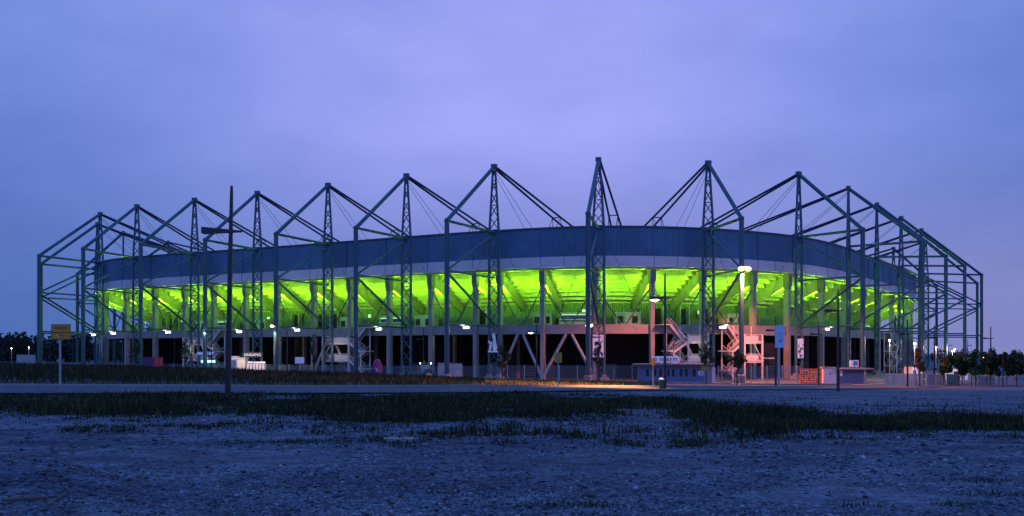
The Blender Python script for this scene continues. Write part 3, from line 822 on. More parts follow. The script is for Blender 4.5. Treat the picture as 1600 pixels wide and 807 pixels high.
post_sign('road_sign', 'two narrow yellow boards side by side on one post, in front of V shaped braces', 'road sign', 872, 50, [(866.5, 871, 551, 567), (873.4, 878, 551, 567)], M['yellow'], 872.2, .035, group='small yellow road signs')
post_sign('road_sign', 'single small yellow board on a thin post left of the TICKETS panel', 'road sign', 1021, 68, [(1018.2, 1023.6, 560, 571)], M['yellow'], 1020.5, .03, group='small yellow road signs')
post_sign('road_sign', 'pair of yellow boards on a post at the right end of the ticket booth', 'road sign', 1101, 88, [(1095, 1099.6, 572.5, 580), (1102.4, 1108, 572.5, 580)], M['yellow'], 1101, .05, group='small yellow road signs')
def park_writing(o, a, b, z0, z1, y):
    w, h = b - a, z1 - z0; m = MB(); cx = (a + b) / 2 + .02 * w
    x0, x1, q0, q1 = cx - .18 * w, cx + .2 * w, z0 + .26 * h, z0 + .64 * h; th = .035
    for (X0, X1, Z0_, Z1_) in ((x0, x0 + th, q0, q1), (x1 - th, x1, q0, q1), (x0 + th, x1 - th, q1 - th, q1), (x0 + th, x1 - th, q0, q0 + .12)):
        m.obox(((X0 + X1) / 2, y - .006, (Z0_ + Z1_) / 2), ((X1 - X0) / 2, 0, 0), (0, .004, 0), (0, 0, (Z1_ - Z0_) / 2))
    m.build('outlined_symbol', M['black'], o)
post_sign('parking_sign', 'tall white upright sign box with outlined symbol on a thick blue post', 'sign', 1217, 98, [(1211.8, 1225, 508.5, 543.5)], mat('sign_white_blue', (.42, .48, .66), .5, 0, .05, 3), 1217, .13, .34, writing=park_writing)
def red_white(o, a, b, z0, z1, y):
    m = MB(); m.obox(((a + b) / 2, y - .006, (z0 + z1) / 2), ((b - a) * .05, 0, 0), (0, .004, 0), (0, 0, (z1 - z0) * .48)); m.build('red_strip', M['red'], o)
p, t, n = face_point(468, -12.5)
post_sign('notice_board', 'small white double notice board with red strip in front of the mesh fence', 'notice board', 468, p.y, [(461, 467.7, 558.3, 568.3), (468.3, 475.2, 558.3, 568.3)], M['white'], 468, .05, writing=None)

# ticket booth
def ticket_booth():
    Y = 117.0; sc = F_PX / Y; x0, x1 = (1000 - 800) / sc, (1112 - 800) / sc; zg = gz((x0 + x1) / 2, Y); W = x1 - x0
    root = thing('ticket_booth', 'long low blue ticket booth with row of hatches and white TICKETS roof sign', 'ticket booth', ((x0 + x1) / 2, Y, zg))
    H = zpx(571, Y)
    m = MB(); m.obox(((x0 + x1) / 2, Y + 1.3, (H + zg) / 2), (W / 2, 0, 0), (0, 1.3, 0), (0, 0, (H - zg) / 2)); m.build('booth_wall', M['ticketblue'], root)
    m = MB(); m.obox(((x0 + x1) / 2 - .2, Y + 1.0, H + .1), (W / 2 + .4, 0, 0), (0, 2.0, 0), (0, 0, .1)); m.build('roof', M['concrete_dark'], root)
    m = MB(); m.obox(((x0 + x1) / 2, Y - .12, zg + .22), (W / 2, 0, 0), (0, .1, 0), (0, 0, .22)); m.build('base_ledge', M['concrete'], root)
    for a, b in ((1009, 1014), (1021, 1026), (1029.5, 1034.8), (1042, 1046.5), (1049.5, 1054.5), (1061.5, 1066.5), (1069.5, 1074.7), (1081.5, 1087.6)):
        X0, X1 = (a - 800) / sc, (b - 800) / sc; za, zb = zpx(589, Y), zpx(576.5, Y)
        m = MB(); e = .05
        for (cx, cz, sx, sz) in (((X0 + X1) / 2, zb + e, (X1 - X0) / 2 + 2 * e, e), ((X0 + X1) / 2, za - e, (X1 - X0) / 2 + 2 * e, e), (X0 - e, (za + zb) / 2, e, (zb - za) / 2), (X1 + e, (za + zb) / 2, e, (zb - za) / 2)):
            m.obox((cx, Y - .03, cz), (sx, 0, 0), (0, .03, 0), (0, 0, sz))
        w = m.build('hatch_frame', M['bluegrey'], root)
        m = MB(); m.obox(((X0 + X1) / 2, Y - .012, (za + zb) / 2), ((X1 - X0) / 2, 0, 0), (0, .01, 0), (0, 0, (zb - za) / 2)); m.build('hatch_glass', M['glass'], w)
    X0, X1 = (1091 - 800) / sc, (1099 - 800) / sc
    m = MB(); m.obox(((X0 + X1) / 2, Y - .02, zpx(583.5, Y)), ((X1 - X0) / 2, 0, 0), (0, .015, 0), (0, 0, .28)); nb = m.build('price_board', M['white'], root)
    m = MB()
    for k in range(3): m.obox(((X0 + X1) / 2 + .05, Y - .04, zpx(583.5, Y) - .14 + .13 * k), ((X1 - X0) * .3, 0, 0), (0, .004, 0), (0, 0, .035))
    m.build('price_lines', M['signblue'], nb)
    X0, X1 = (1104 - 800) / sc, (1109.5 - 800) / sc
    m = MB(); m.obox(((X0 + X1) / 2, Y - .03, zg + 1.0), ((X1 - X0) / 2, 0, 0), (0, .025, 0), (0, 0, 1.0)); dr = m.build('door', M['bluegrey'], root)
    m = MB(); m.obox((X0 + .06, Y - .08, zg + 1.0), (.02, 0, 0), (0, .03, 0), (0, 0, .06)); m.build('handle', M['black'], dr)
    # roof sign
    X0, X1 = (1019 - 800) / sc, (1061.5 - 800) / sc; za, zb = zpx(567, Y), zpx(557, Y)
    m = MB(); m.obox(((X0 + X1) / 2, Y + .3, (za + zb) / 2), ((X1 - X0) / 2, 0, 0), (0, .08, 0), (0, 0, (zb - za) / 2))
    for k in (.1, .5, .9): m.bar((X0 + (X1 - X0) * k, Y + .45, H + .2), (X0 + (X1 - X0) * k, Y + .45, zb), .05)
    sg = m.build('sign_panel', mat('tickets_sign_white', (.72, .72, .80), .4, 0, .03, 2, emit=(.6, .6, 1), estr=.10), root)
    m = MB(); text_into(m, 'TICKETS', (zb - za) * .56, ((1044.5 - 800) / sc, Y + .22, za + (zb - za) * .2), (1, 0, 0), (0, 0, 1), (0, -1, 0))
    v = m.v; m2 = MB(); m2.add(v, m.f)
    for dx in (.025, -.025): m2.add([(q[0] + dx, q[1] - .002, q[2]) for q in v], m.f)
    m2.build('lettering', M['black'], sg)
    cx = (1025 - 800) / sc; cz = (za + zb) / 2
    m = MB(); m.prism([(cx, Y + .2, cz + .3), (cx - .2, Y + .2, cz), (cx, Y + .2, cz - .3), (cx + .2, Y + .2, cz)], (0, -.01, 0)); em = m.build('emblem', M['signblue'], sg)
    m = MB(); m.prism([(cx, Y + .18, cz + .17), (cx - .11, Y + .18, cz), (cx, Y + .18, cz - .17), (cx + .11, Y + .18, cz)], (0, -.01, 0)); m.build('emblem_centre', M['white'], sg)
    # end wall of the booth, sodium lamp light painted in as pale lilac
    X0, X1 = (1112.4 - 800) / sc, (1120 - 800) / sc
    m = MB(); m.obox(((X0 + X1) / 2, Y + .9, zg + 1.15), ((X1 - X0) / 2, 0, 0), (0, .06, 0), (0, 0, 1.15)); m.build('lamplit_end_panel', M['lilac'], root)
ticket_booth()

# snack kiosk with roof display, cabinet and orange container on the right
def right_group():
    Y = 121.0; sc = F_PX / Y; zg = gz((1330 - 800) / sc, Y)
    x0, x1 = (1309 - 800) / sc, (1350 - 800) / sc
    root = thing('snack_kiosk', 'blue grey corrugated kiosk with flat overhanging roof and white display on top', 'kiosk', ((x0 + x1) / 2, Y, zg))
    H = zpx(577.5, Y); mb = MB(); n = 34
    for k in range(n + 1):
        x = x0 + (x1 - x0) * k / n; d = .05 if k % 2 else 0
        mb.v += [(x, Y - d, zg), (x, Y - d, H)]
    mb.f = [(2 * k, 2 * k + 2, 2 * k + 3, 2 * k + 1) for k in range(n)]
    mb.obox(((x0 + x1) / 2, Y + 1.31, (H + zg) / 2), ((x1 - x0) / 2, 0, 0), (0, 1.25, 0), (0, 0, (H - zg) / 2)); mb.build('kiosk_wall', M['ticketblue'], root)
    m = MB(); m.obox(((x0 + x1) / 2 + .3, Y + .8, H + .09), ((x1 - x0) / 2 + .5, 0, 0), (0, 2.2, 0), (0, 0, .09)); m.build('roof', M['concrete'], root)
    X0, X1 = (1312 - 800) / sc, (1316 - 800) / sc
    m = MB(); m.obox(((X0 + X1) / 2, Y - .1, zg + 1.45), ((X1 - X0) / 2, 0, 0), (0, .03, 0), (0, 0, .4)); m.build('notice', M['white'], root)
    X0, X1 = (1328 - 800) / sc, (1341 - 800) / sc; za, zb = zpx(573.3, Y), zpx(563.2, Y)
    m = MB(); m.obox(((X0 + X1) / 2, Y, (za + zb) / 2), ((X1 - X0) / 2, 0, 0), (0, .12, 0), (0, 0, (zb - za) / 2))
    for k in (.3, .8): m.bar((X0 + (X1 - X0) * k, Y + .05, H + .17), (X0 + (X1 - X0) * k, Y + .05, za), .06)
    d = m.build('roof_display', M['white'], root)
    m = MB(); w = X1 - X0; m.obox((X0 + w * .63, Y - .135, (za + zb) / 2), (w * .27, 0, 0), (0, .012, 0), (0, 0, (zb - za) * .34)); m.build('blue_screen', mat('blue_screen', (.03, .06, .25), .3, 0, .2, 4, emit=(.05, .1, .5), estr=.25), d)
    # cabinet
    x0, x1 = (1286.5 - 800) / sc, (1307 - 800) / sc
    root = thing('metal_cabinet', 'plain pale lilac metal cabinet between the orange container and the snack kiosk', 'cabinet', ((x0 + x1) / 2, Y, zg))
    H = zpx(575.5, Y)
    m = MB(); m.obox(((x0 + x1) / 2, Y + .9, (H + zg) / 2), ((x1 - x0) / 2, 0, 0), (0, .9, 0), (0, 0, (H - zg) / 2)); m.build('cabinet_body', M['lilac'], root)
    m = MB(); m.obox(((x0 + x1) / 2, Y + .85, H + .07), ((x1 - x0) / 2 + .12, 0, 0), (0, 1.05, 0), (0, 0, .07)); m.build('cabinet_roof', M['concrete'], root)
    m = MB(); m.obox(((x0 + x1) / 2 + .05, Y - .02, zg + 1.35), ((x1 - x0) * .42, 0, 0), (0, .02, 0), (0, 0, .8)); dd = m.build('cabinet_door', M['lilac'], root)
    m = MB(); m.obox(((x0 + x1) / 2 + .05, Y - .05, zg + 1.3), (.09, 0, 0), (0, .01, 0), (0, 0, .09)); m.build('emblem', M['black'], dd)
    # orange container, corner towards the camera
    Y2 = 119.0; sc2 = F_PX / Y2; cx = (1266 - 800) / sc2; zg2 = gz(cx, Y2); H = zpx(577, Y2) - zg2
    root = thing('container', 'bright orange container with pale lettering lines beside a lattice mast', 'container', (cx, Y2, zg2))
    d1 = Vector((-1.15, .45, 0)); d2 = Vector((1.95, 1.35, 0)); o = Vector((cx, Y2, zg2))
    m = MB(); m.prism([o, o + d2, o + d1 + d2, o + d1], (0, 0, H)); m.build('container_body', M['orange'], root)
    e1 = d1.normalized(); e2 = d2.normalized(); n1 = Vector((-e1.y, e1.x, 0)); n1 = n1 if n1.y < 0 else -n1; n2 = Vector((-e2.y, e2.x, 0)); n2 = n2 if n2.y < 0 else -n2
    m = MB(); rr = random.Random(5)
    for zf in (.55, .42, .30, .18):
        for a in range(5):
            if rr.random() < .85: m.obox(o + d1 * (.14 + .17 * a) + n1 * .012 + Vector((0, 0, H * zf)), e1 * .075, n1 * .006, Vector((0, 0, .045)))
    for zf in (.80, .62, .46, .30, .16):
        for a in range(9):
            if rr.random() < .8: m.obox(o + d2 * (.10 + .095 * a) + n2 * .012 + Vector((0, 0, H * zf)), e2 * .085, n2 * .006, Vector((0, 0, .05)))
    for (za, zb, a, b) in ((.66, .9, .16, .2), (.66, .9, .8, .84), (.88, .92, .2, .8)):
        m.obox(o + d1 * (a + b) / 2 + n1 * .012 + Vector((0, 0, H * (za + zb) / 2)), d1 * (b - a) / 2, n1 * .006, Vector((0, 0, H * (zb - za) / 2)))
    m.build('lettering_lines', M['white'], root)
    m = MB()
    for q in (o, o + d1, o + d2): m.bar(q, q + Vector((0, 0, H + .03)), .1)
    m.bar(o + Vector((0, 0, H)), o + d1 + Vector((0, 0, H)), .1); m.bar(o + Vector((0, 0, H)), o + d2 + Vector((0, 0, H)), .1)
    m.build('corner_frame', M['orange'], root)
right_group()

# container with darker purple long side and red end doors, left
def purple():
    p, t, n = face_point(238, -12); z = gz(p.x, p.y); Y = p.y; sc = F_PX / Y
    o = Vector(((240 - 800) / sc, Y, z)); root = thing('container', 'shipping container with purple long side and red end doors behind the weedy field', 'container', o)
    H = zpx(558.5, Y) - z; d1 = Vector((-2.5, .9, 0)); d2 = Vector((1.5, .35, 0))
    m = MB(); m.prism([o, o + d2, o + d1 + d2, o + d1], (0, 0, H))
    e = d1.normalized(); nn_ = Vector((-e.y, e.x, 0)); nn_ = nn_ if nn_.y < 0 else -nn_
    for k in range(10): m.obox(o + d1 * (.05 + .1 * k) + nn_ * .02 + Vector((0, 0, H / 2)), e * .07, nn_ * .02, Vector((0, 0, H * .47)))
    m.build('container_body', M['purple'], root)
    e = d2.normalized(); nn_ = Vector((-e.y, e.x, 0)); nn_ = nn_ if nn_.y < 0 else -nn_
    for a in (.26, .74):
        m = MB(); m.obox(o + d2 * a + nn_ * .03 + Vector((0, 0, H * .5)), d2 * .225, nn_ * .025, Vector((0, 0, H * .46))); dr = m.build('end_door', M['red'], root)
        m = MB(); m.bar(o + d2 * (a + .08) + nn_ * .08 + Vector((0, 0, H * .08)), o + d2 * (a + .08) + nn_ * .08 + Vector((0, 0, H * .92)), .045); m.build('locking_bar', M['galv'], dr)
purple()

# east entrance signs, turnstiles and booths
def entrance_sign(px0, px1, y0, y1, u, body, m_p, m_t, label, frame=True):
    p, t, n = face_point((px0 + px1) / 2, u); Y = p.y; sc = F_PX / Y
    a, b, za, zb = (px0 - 800) / sc, (px1 - 800) / sc, zpx(y1, Y), zpx(y0, Y); zg = gz(p.x, Y)
    root = thing('entrance_sign', label, 'entrance sign', ((a + b) / 2, Y, zg), 'entrance signs on posts')
    m = MB(); m.obox(((a + b) / 2, Y, (za + zb) / 2), ((b - a) / 2, 0, 0), (0, .06, 0), (0, 0, (zb - za) / 2)); pn = m.build('sign_panel', m_p, root)
    m = MB()
    for x in (a + .15, b - .15): m.tube((x, Y + .12, zg), (x, Y + .12, zb), .05, 8)
    m.build('post', M['galv'], root)
    m = MB(); text_into(m, body, (zb - za) * .55, ((a + b) / 2, Y - .06, za + (zb - za) * .22), (1, 0, 0), (0, 0, 1), (0, -1, 0))
    w = max(q[0] for q in m.v) - min(q[0] for q in m.v); k = min(1, (b - a) * .9 / w); cx = (a + b) / 2
    m.v = [(cx + (q[0] - cx) * k, q[1], q[2]) for q in m.v]; m.build('lettering', m_t, pn)
M['lit_white'] = mat('lit_letter_white', (.8, .8, .85), .5, 0, .03, 2, emit=(.8, .85, 1), estr=.35)
entrance_sign(307.5, 335.5, 548.8, 556, -10.6, 'EINGANG OST', M['signblue'], M['lit_white'], 'blue EINGANG OST sign with white letters above the green lit turnstiles')
entrance_sign(379, 410.5, 550.5, 558.5, -10.6, 'EINGANG', M['black'], M['lit_white'], 'dark entrance sign with white letters above the brightly lit turnstiles')
def turnstile(px, y0, Y, label, m_, head, group):
    X, _, z = on_ray(px, Y); root = thing('turnstile', label, 'turnstile', (X, Y, z), group)
    zt = max(zpx(y0, Y), z + 1.0)
    m = MB(); m.obox((X, Y, (z + zt - .45) / 2), (.16, 0, 0), (0, .5, 0), (0, 0, (zt - .45 - z) / 2)); m.obox((X, Y, zt - .49), (.25, 0, 0), (0, .55, 0), (0, 0, .05)); m.build('turnstile_body', m_, root)
    m = MB(); m.ball((X, Y - .1, zt - .2), .27, 10, 8, .8); m.build('reader_head', head, root)
    m = MB()
    for a in (0, 120, 240): m.tube((X + .18, Y, zt - .9), (X + .18 + .38 * math.cos(R(a + 30)), Y + .1, zt - .9 + .38 * math.sin(R(a + 30))), .03, 6)
    m.build('turnstile_arm', M['galv'], root)
ordn = ['leftmost', 'second from left', 'third from left', 'fourth from left', 'fifth from left', 'rightmost']
p, t, n = face_point(400, -11.5)
for k in range(6):
    turnstile(388.5 + 4.8 * k, 565.2, p.y - .35 * k, 'white lit turnstile, %s of the six below the dark entrance sign' % ordn[k], M['white'], M['white'], 'brightly lit turnstiles')
p, t, n = face_point(325, -11.5)
for k in range(5):
    turnstile(316.5 + 4.5 * k, 563.3, p.y - .35 * k, 'green lit turnstile, %s of the five under the blue sign' % (ordn[k] if k < 4 else 'rightmost'), M['bluegrey'], M['e_teal'], 'green lit turnstiles')
def booth(name, label, x0, x1, y0, m_, u, win):
    p, t, n = face_point((x0 + x1) / 2, u); Y = p.y; sc = F_PX / Y; a, b = (x0 - 800) / sc, (x1 - 800) / sc; z = gz((a + b) / 2, Y); H = zpx(y0, Y)
    root = thing(name, label, 'booth', ((a + b) / 2, Y, z))
    m = MB(); m.obox(((a + b) / 2, Y + .8, (z + H) / 2), ((b - a) / 2, 0, 0), (0, .8, 0), (0, 0, (H - z) / 2)); m.build('booth_wall', m_, root)
    m = MB(); m.obox(((a + b) / 2, Y + .75, H + .06), ((b - a) / 2 + .15, 0, 0), (0, 1.0, 0), (0, 0, .06)); m.build('roof', M['white'], root)
    m = MB(); w = b - a; m.obox(((a + b) / 2, Y - .015, z + (H - z) * .62), (w * .36, 0, 0), (0, .012, 0), (0, 0, (H - z) * .24)); m.build('window', win, root)
    m = MB(); m.obox(((a + b) / 2, Y - .14, z + (H - z) * .34), (w * .42, 0, 0), (0, .13, 0), (0, 0, .03)); m.build('counter', M['white'], root)
booth('entrance_booth', 'small white booth with bluish window between street lamp and cream hut', 360.5, 369.5, 558, M['white'], -12.2, M['bluegrey'])
booth('entrance_booth', 'cream hut glowing in lamp light left of the white turnstiles', 370, 383, 560.5, M['cream'], -12.6, M['cream'])
for px, pw in ((372, 420), (402, 420)):
    p, t, n = face_point(px, -14.6); lamp('entrance_light', (p.x, p.y, 4.9), pw, (1, .70, .45), .2)
p, t, n = face_point(328, -12.6); lamp('entrance_light', (p.x, p.y, 3.3), 55, (.6, 1, .85), .2)

# magenta stall
def stall():
    p, t, n = face_point(590, -9.5); Y = p.y; X = p.x; z = gz(X, Y); H = zpx(561.5, Y) - z
    root = thing('promotion_stall', 'rounded magenta promotion stall with small white T lettering below the staircase', 'stall', (X, Y, z))
    m = MB(); vs = []; nseg = 20
    for (r, h) in ((.68, 0), (.72, .35), (.72, .68), (.62, .84), (.40, .95), (.1, 1.0)):
        vs.append([(X + r * math.cos(2 * math.pi * k / nseg), Y + r * math.sin(2 * math.pi * k / nseg), z + h * H) for k in range(nseg)])
    V = [q for r_ in vs for q in r_]; Fs = [(j * nseg + k, j * nseg + (k + 1) % nseg, (j + 1) * nseg + (k + 1) % nseg, (j + 1) * nseg + k) for j in range(5) for k in range(nseg)]
    Fs.append(tuple(range(5 * nseg, 6 * nseg))); m.add(V, Fs); m.build('stall_body', M['pinkpaint'], root, smooth=True)
    m = MB(); text_into(m, 'T', .62, (X - .08, Y - .73, z + H * .42), (1, 0, 0), (0, 0, 1), (0, -1, 0)); 
    for k in (.12, .3): m.obox((X + k, Y - .735, z + H * .48), (.05, 0, 0), (0, .01, 0), (0, 0, .1))
    m.build('lettering', M['white'], root)
    m = MB(); m.obox((X, Y - .62, z + H * .32), (.5, 0, 0), (0, .16, 0), (0, 0, .03)); m.build('counter', M['pinkpaint'], root)
stall()

# tractor
def tractor():
    p, t, n = face_point(661, -8.2); X, Y = p.x, p.y; z = gz(X, Y)
    root = thing('tractor', 'green tractor with yellow wheel rims and white roof lamps, parked behind the fence', 'tractor', (X, Y, z))
    m = MB(); m.obox((X - 1.25, Y, z + 1.15), (.85, 0, 0), (0, .42, 0), (0, 0, .35)); m.obox((X - .2, Y, z + .85), (1.3, 0, 0), (0, .3, 0), (0, 0, .22))
    m.obox((X - 2.12, Y, z + 1.12), (.04, 0, 0), (0, .36, 0), (0, 0, .3)); m.build('bonnet', M['green'], root)
    m = MB()
    for a in (-.35, 1.15):
        for b in (-.62, .62): m.bar((X + a, Y + b, z + 1.1), (X + a + .05, Y + b, z + 2.6), .08)
    m.obox((X + .42, Y, z + 1.1), (.78, 0, 0), (0, .62, 0), (0, 0, .1)); m.obox((X + .42, Y, z + 1.5), (.3, 0, 0), (0, .3, 0), (0, 0, .3)); m.build('cab', M['green'], root)
    m = MB(); m.obox((X + .4, Y - .6, z + 1.85), (.68, 0, 0), (0, .01, 0), (0, 0, .6)); m.build('cab_glass', mat('cab_window', (.35, .36, .38), .15, 0, .1, 2), root)
    m = MB(); m.obox((X + .4, Y, z + 2.66), (.95, 0, 0), (0, .75, 0), (0, 0, .08)); m.build('cab_roof', M['green'], root)
    for (wx, r, w) in ((.95, .82, .46), (-1.55, .55, .34)):
        for sg in (-1, 1):
            m = MB(); m.disc_y(X + wx, Y + sg * .78, z + r, r, w, 24)
            for k in range(18):
                a = 2 * math.pi * k / 18; m.bar((X + wx + r * math.cos(a), Y + sg * .78 - w / 2, z + r + r * math.sin(a)), (X + wx + r * math.cos(a + .2), Y + sg * .78 + w / 2, z + r + r * math.sin(a + .2)), .09)
            wh = m.build('wheel', M['rubber'], root)
            m = MB(); m.disc_y(X + wx, Y + sg * (.78 + w / 2 + .02), z + r, r * .58, .06, 20); m.build('rim', M['rim'], wh)
    m = MB(); m.obox((X + .95, Y - .78, z + 1.8), (.75, 0, 0), (0, .26, 0), (0, 0, .04)); m.build('mudguard', M['green'], root)
    for sx in (-.75, .85):
        m = MB(); m.ball((X + .4 + sx, Y - .7, z + 2.66), .12, 8, 6); m.build('roof_lamp', M['e_white'], root)
    m = MB(); m.tube((X + .1, Y, z + 2.74), (X + .1, Y, z + 3.05), .09, 10); m.build('beacon', M['rim'], root)
    m = MB(); m.tube((X - .8, Y - .2, z + 1.5), (X - .8, Y - .2, z + 2.5), .05, 8); m.build('exhaust', M['black'], root)
tractor()

# waste bin
X, Y, z = on_ray(1033.6, 60)
root = thing('waste_bin', 'dark green waste bin with pale lid next to a lamp post on the road verge', 'waste bin', (X, Y, z))
m = MB(); m.add([(X - .13, Y - .13, z), (X + .13, Y - .13, z), (X + .13, Y + .13, z), (X - .13, Y + .13, z), (X - .16, Y - .16, z + .66), (X + .16, Y - .16, z + .66), (X + .16, Y + .16, z + .66), (X - .16, Y + .16, z + .66)],
                [(0, 1, 5, 4), (1, 2, 6, 5), (2, 3, 7, 6), (3, 0, 4, 7), (3, 2, 1, 0)]); m.build('bin_body', M['bin'], root)
m = MB(); m.ball((X, Y, z + .68), .2, 12, 6, .5); m.build('bin_lid', M['white'], root)

# low walls along the forecourt edge, board fence, hoarding
def low_wall(pa, pb, ya, yb, Ya, Yb, label, m_, name='low_wall', cat='wall', th=.2, bottom=None):
    a = Vector(((pa - 800) / F_PX * Ya, Ya, 0)); b = Vector(((pb - 800) / F_PX * Yb, Yb, 0))
    za, zb = gz(a.x, a.y), gz(b.x, b.y); root = thing(name, label, cat, (a.x, a.y, min(za, zb)))
    n = 12; m = MB(); d = (b - a).normalized(); k = Vector((-d.y, d.x, 0)) * th
    ta = zpx(ya, Ya); tb = zpx(yb, Yb)
    lo_ = min(za, zb) - .2
    m.prism([a + Vector((0, 0, lo_)), b + Vector((0, 0, lo_)), b + Vector((0, 0, tb)), a + Vector((0, 0, ta))], k)
    m.build('wall_body', m_, root)
    m = MB(); m.bar(a + k / 2 + Vector((0, 0, ta + .03)), b + k / 2 + Vector((0, 0, tb + .03)), th + .12, .06); m.build('coping', M['concrete'], root)
low_wall(1040, 1085, 598.3, 599.0, 112, 112, 'short pale low wall in front of the ticket booth', M['concrete'])
low_wall(1105, 1143, 599.3, 599.8, 112, 112, 'short pale low wall left of the staked sapling', M['concrete'])
low_wall(1160, 1332, 599.8, 600.6, 113, 113, 'long pale low wall in front of the orange container', M['concrete'])
low_wall(684, 722, 567.5, 568.5, 126, 126, 'pinkish rendered wall between the tractor and a concrete column', M['board'])
def board_fence(px0, px1, Y0, Y1, y0, y1, n, m_, label, name='board_fence'):
    a = Vector(((px0 - 800) / F_PX * Y0, Y0, 0)); b = Vector(((px1 - 800) / F_PX * Y1, Y1, 0)); z = gz(a.x, a.y) - .05
    root = thing(name, label, 'fence', (a.x, a.y, z)); d = (b - a); Lf = d.length; d.normalize(); k = Vector((-d.y, d.x, 0))
    rr = random.Random(int(px0))
    m = MB(); 
    for i in range(n):
        c = a.lerp(b, (i + .5) / n); h = zpx(y0 + (y1 - y0) * (i + .5) / n, Y0 + (Y1 - Y0) * (i + .5) / n) - gz(c.x, c.y)
        m.obox(Vector((c.x, c.y, gz(c.x, c.y) + h / 2)) + k * rr.uniform(-.02, .02), d * (Lf / n / 2 - .012), k * .02, Vector((0, 0, h / 2 + rr.uniform(-.02, .02))))
    m.build('fence_boards', m_, root)
    for i in range(0, n + 1, max(1, n // 6)):
        c = a.lerp(b, i / n) + k * .08; zz = gz(c.x, c.y); m = MB(); m.bar((c.x, c.y, zz), (c.x, c.y, zpx(y0, Y0) - .1), .09); m.build('fence_post', M['galv'], root)
board_fence(1384, 1442, 112, 112, 584, 584.5, 26, M['board'], 'greyish pink board fence below the right hand staircase')
board_fence(1448, 1461, 114, 114, 584.5, 584.5, 5, M['ticketblue'], 'short run of dark blue panels right of the pink board fence')
board_fence(1462, 1477, 115, 115, 585.5, 585.5, 8, M['bluegrey'], 'short run of grey panels right of the dark blue ones')
board_fence(1480, 1499, 116, 116, 585, 585, 7, mat('teal_panel', (.05, .17, .20), .6, 0, .2, 1), 'short run of teal panels behind the staked green trees')
board_fence(1532, 1552, 118, 118, 588, 588, 9, M['bluegrey'], 'low grey panels beneath the warm globe lamp at far right')
def site_cabin(x0, x1, y0, Y, label):
    sc = F_PX / Y; a, b = (x0 - 800) / sc, (x1 - 800) / sc; z = gz((a + b) / 2, Y); H = zpx(y0, Y); w = b - a
    root = thing('site_cabin', label, 'cabin', ((a + b) / 2, Y, z))
    m = MB(); m.obox(((a + b) / 2, Y + 1.2, (z + H) / 2), (w / 2, 0, 0), (0, 1.2, 0), (0, 0, (H - z) / 2)); m.build('cabin_wall', M['white'], root)
    m = MB(); m.obox(((a + b) / 2, Y + 1.2, H + .05), (w / 2 + .1, 0, 0), (0, 1.35, 0), (0, 0, .05)); m.build('roof', M['concrete_dark'], root)
    m = MB(); m.obox((a + w * .3, Y - .012, z + (H - z) * .6), (w * .13, 0, 0), (0, .01, 0), (0, 0, (H - z) * .17)); m.build('window', M['glass'], root)
    m = MB(); m.obox((a + w * .72, Y - .02, z + (H - z) * .42), (w * .12, 0, 0), (0, .018, 0), (0, 0, (H - z) * .40)); m.build('door', M['bluegrey'], root)
    lamp('cabin_light', ((a + b) / 2, Y - 2.2, H + .6), 130, (1, .72, .6), .2)
site_cabin(1424, 1441, 573.5, 134, 'small white cabin behind the rusty tree and board fence')
site_cabin(1486, 1512, 576.5, 138, 'wide white cabin half hidden behind the green trees at right')
board_fence(26, 55, 225, 225, 554.6, 555, 12, M['galv'], 'pale grey panel hoarding at far left before the dark forest')

# mesh fences
def mesh_fence(path, h, label, step=.14, post=2.5):
    P = np.array(path, float); sg = np.r_[0, np.cumsum(np.hypot(*np.diff(P, axis=0).T))]
    root = thing('mesh_fence', label, 'fence', (P[0, 0], P[0, 1], gz(P[0, 0], P[0, 1])))
    m = MB(); s = np.arange(0, sg[-1], step)
    X = np.interp(s, sg, P[:, 0]); Y = np.interp(s, sg, P[:, 1]); Z = ground(X, Y)
    for x, y, z in zip(X, Y, Z):
        r = .011; m.add([(x - r, y, z + .05), (x + r, y, z + .05), (x + r, y, z + h), (x - r, y, z + h), (x, y + 2 * r, z + .05), (x, y + 2 * r, z + h)], [(0, 1, 2, 3), (1, 4, 5, 2), (4, 0, 3, 5)])
    for f in np.linspace(.08, 1, 9):
        for i in range(0, len(s) - 1, 9):
            j = min(i + 9, len(s) - 1)
            m.bar((X[i], Y[i], Z[i] + .05 + (h - .07) * f), (X[j], Y[j], Z[j] + .05 + (h - .07) * f), .03)
    m.build('mesh_panels', M['bluegrey'], root)
    k = max(post, sg[-1] / 95)
    for q in np.arange(0, sg[-1], k):
        x, y = np.interp(q, sg, P[:, 0]), np.interp(q, sg, P[:, 1]); z = gz(x, y); m = MB(); m.bar((x, y, z), (x, y, z + h + .08), .095); m.build('fence_post', M['galv'], root)
def along(p0, p1, u, n=40):
    a, b = find(p0, u), find(p1, u); out = []
    for s in np.linspace(a, b, n):
        p, t, nr = at(s); q = p + nr * u; out.append((q.x, q.y))
    return out
left_path = along(150, 372, -10.2)
mesh_fence([(-190, 260), (-150, 225), (-112, 190)] + [left_path[0]], 2.4, 'mesh fence running off to the far left behind the weedy field')
mesh_fence(left_path, 2.3, 'mesh fence in front of the left masts up to the lit turnstiles')
mesh_fence(along(415, 740, -10.0), 2.3, 'mesh fence between the lit turnstiles and the mast with the figure cutout')
mesh_fence(along(742, 1000, -10.2), 2.45, 'mesh fence behind the lamp lit dry grass left of the ticket booth')
mesh_fence(along(1122, 1252, -13), 2.4, 'mesh fence between ticket booth and orange container')
mesh_fence([(67, 118), (78, 124), (100, 150), (130, 190)], 2.2, 'mesh fence under the trees at the far right')

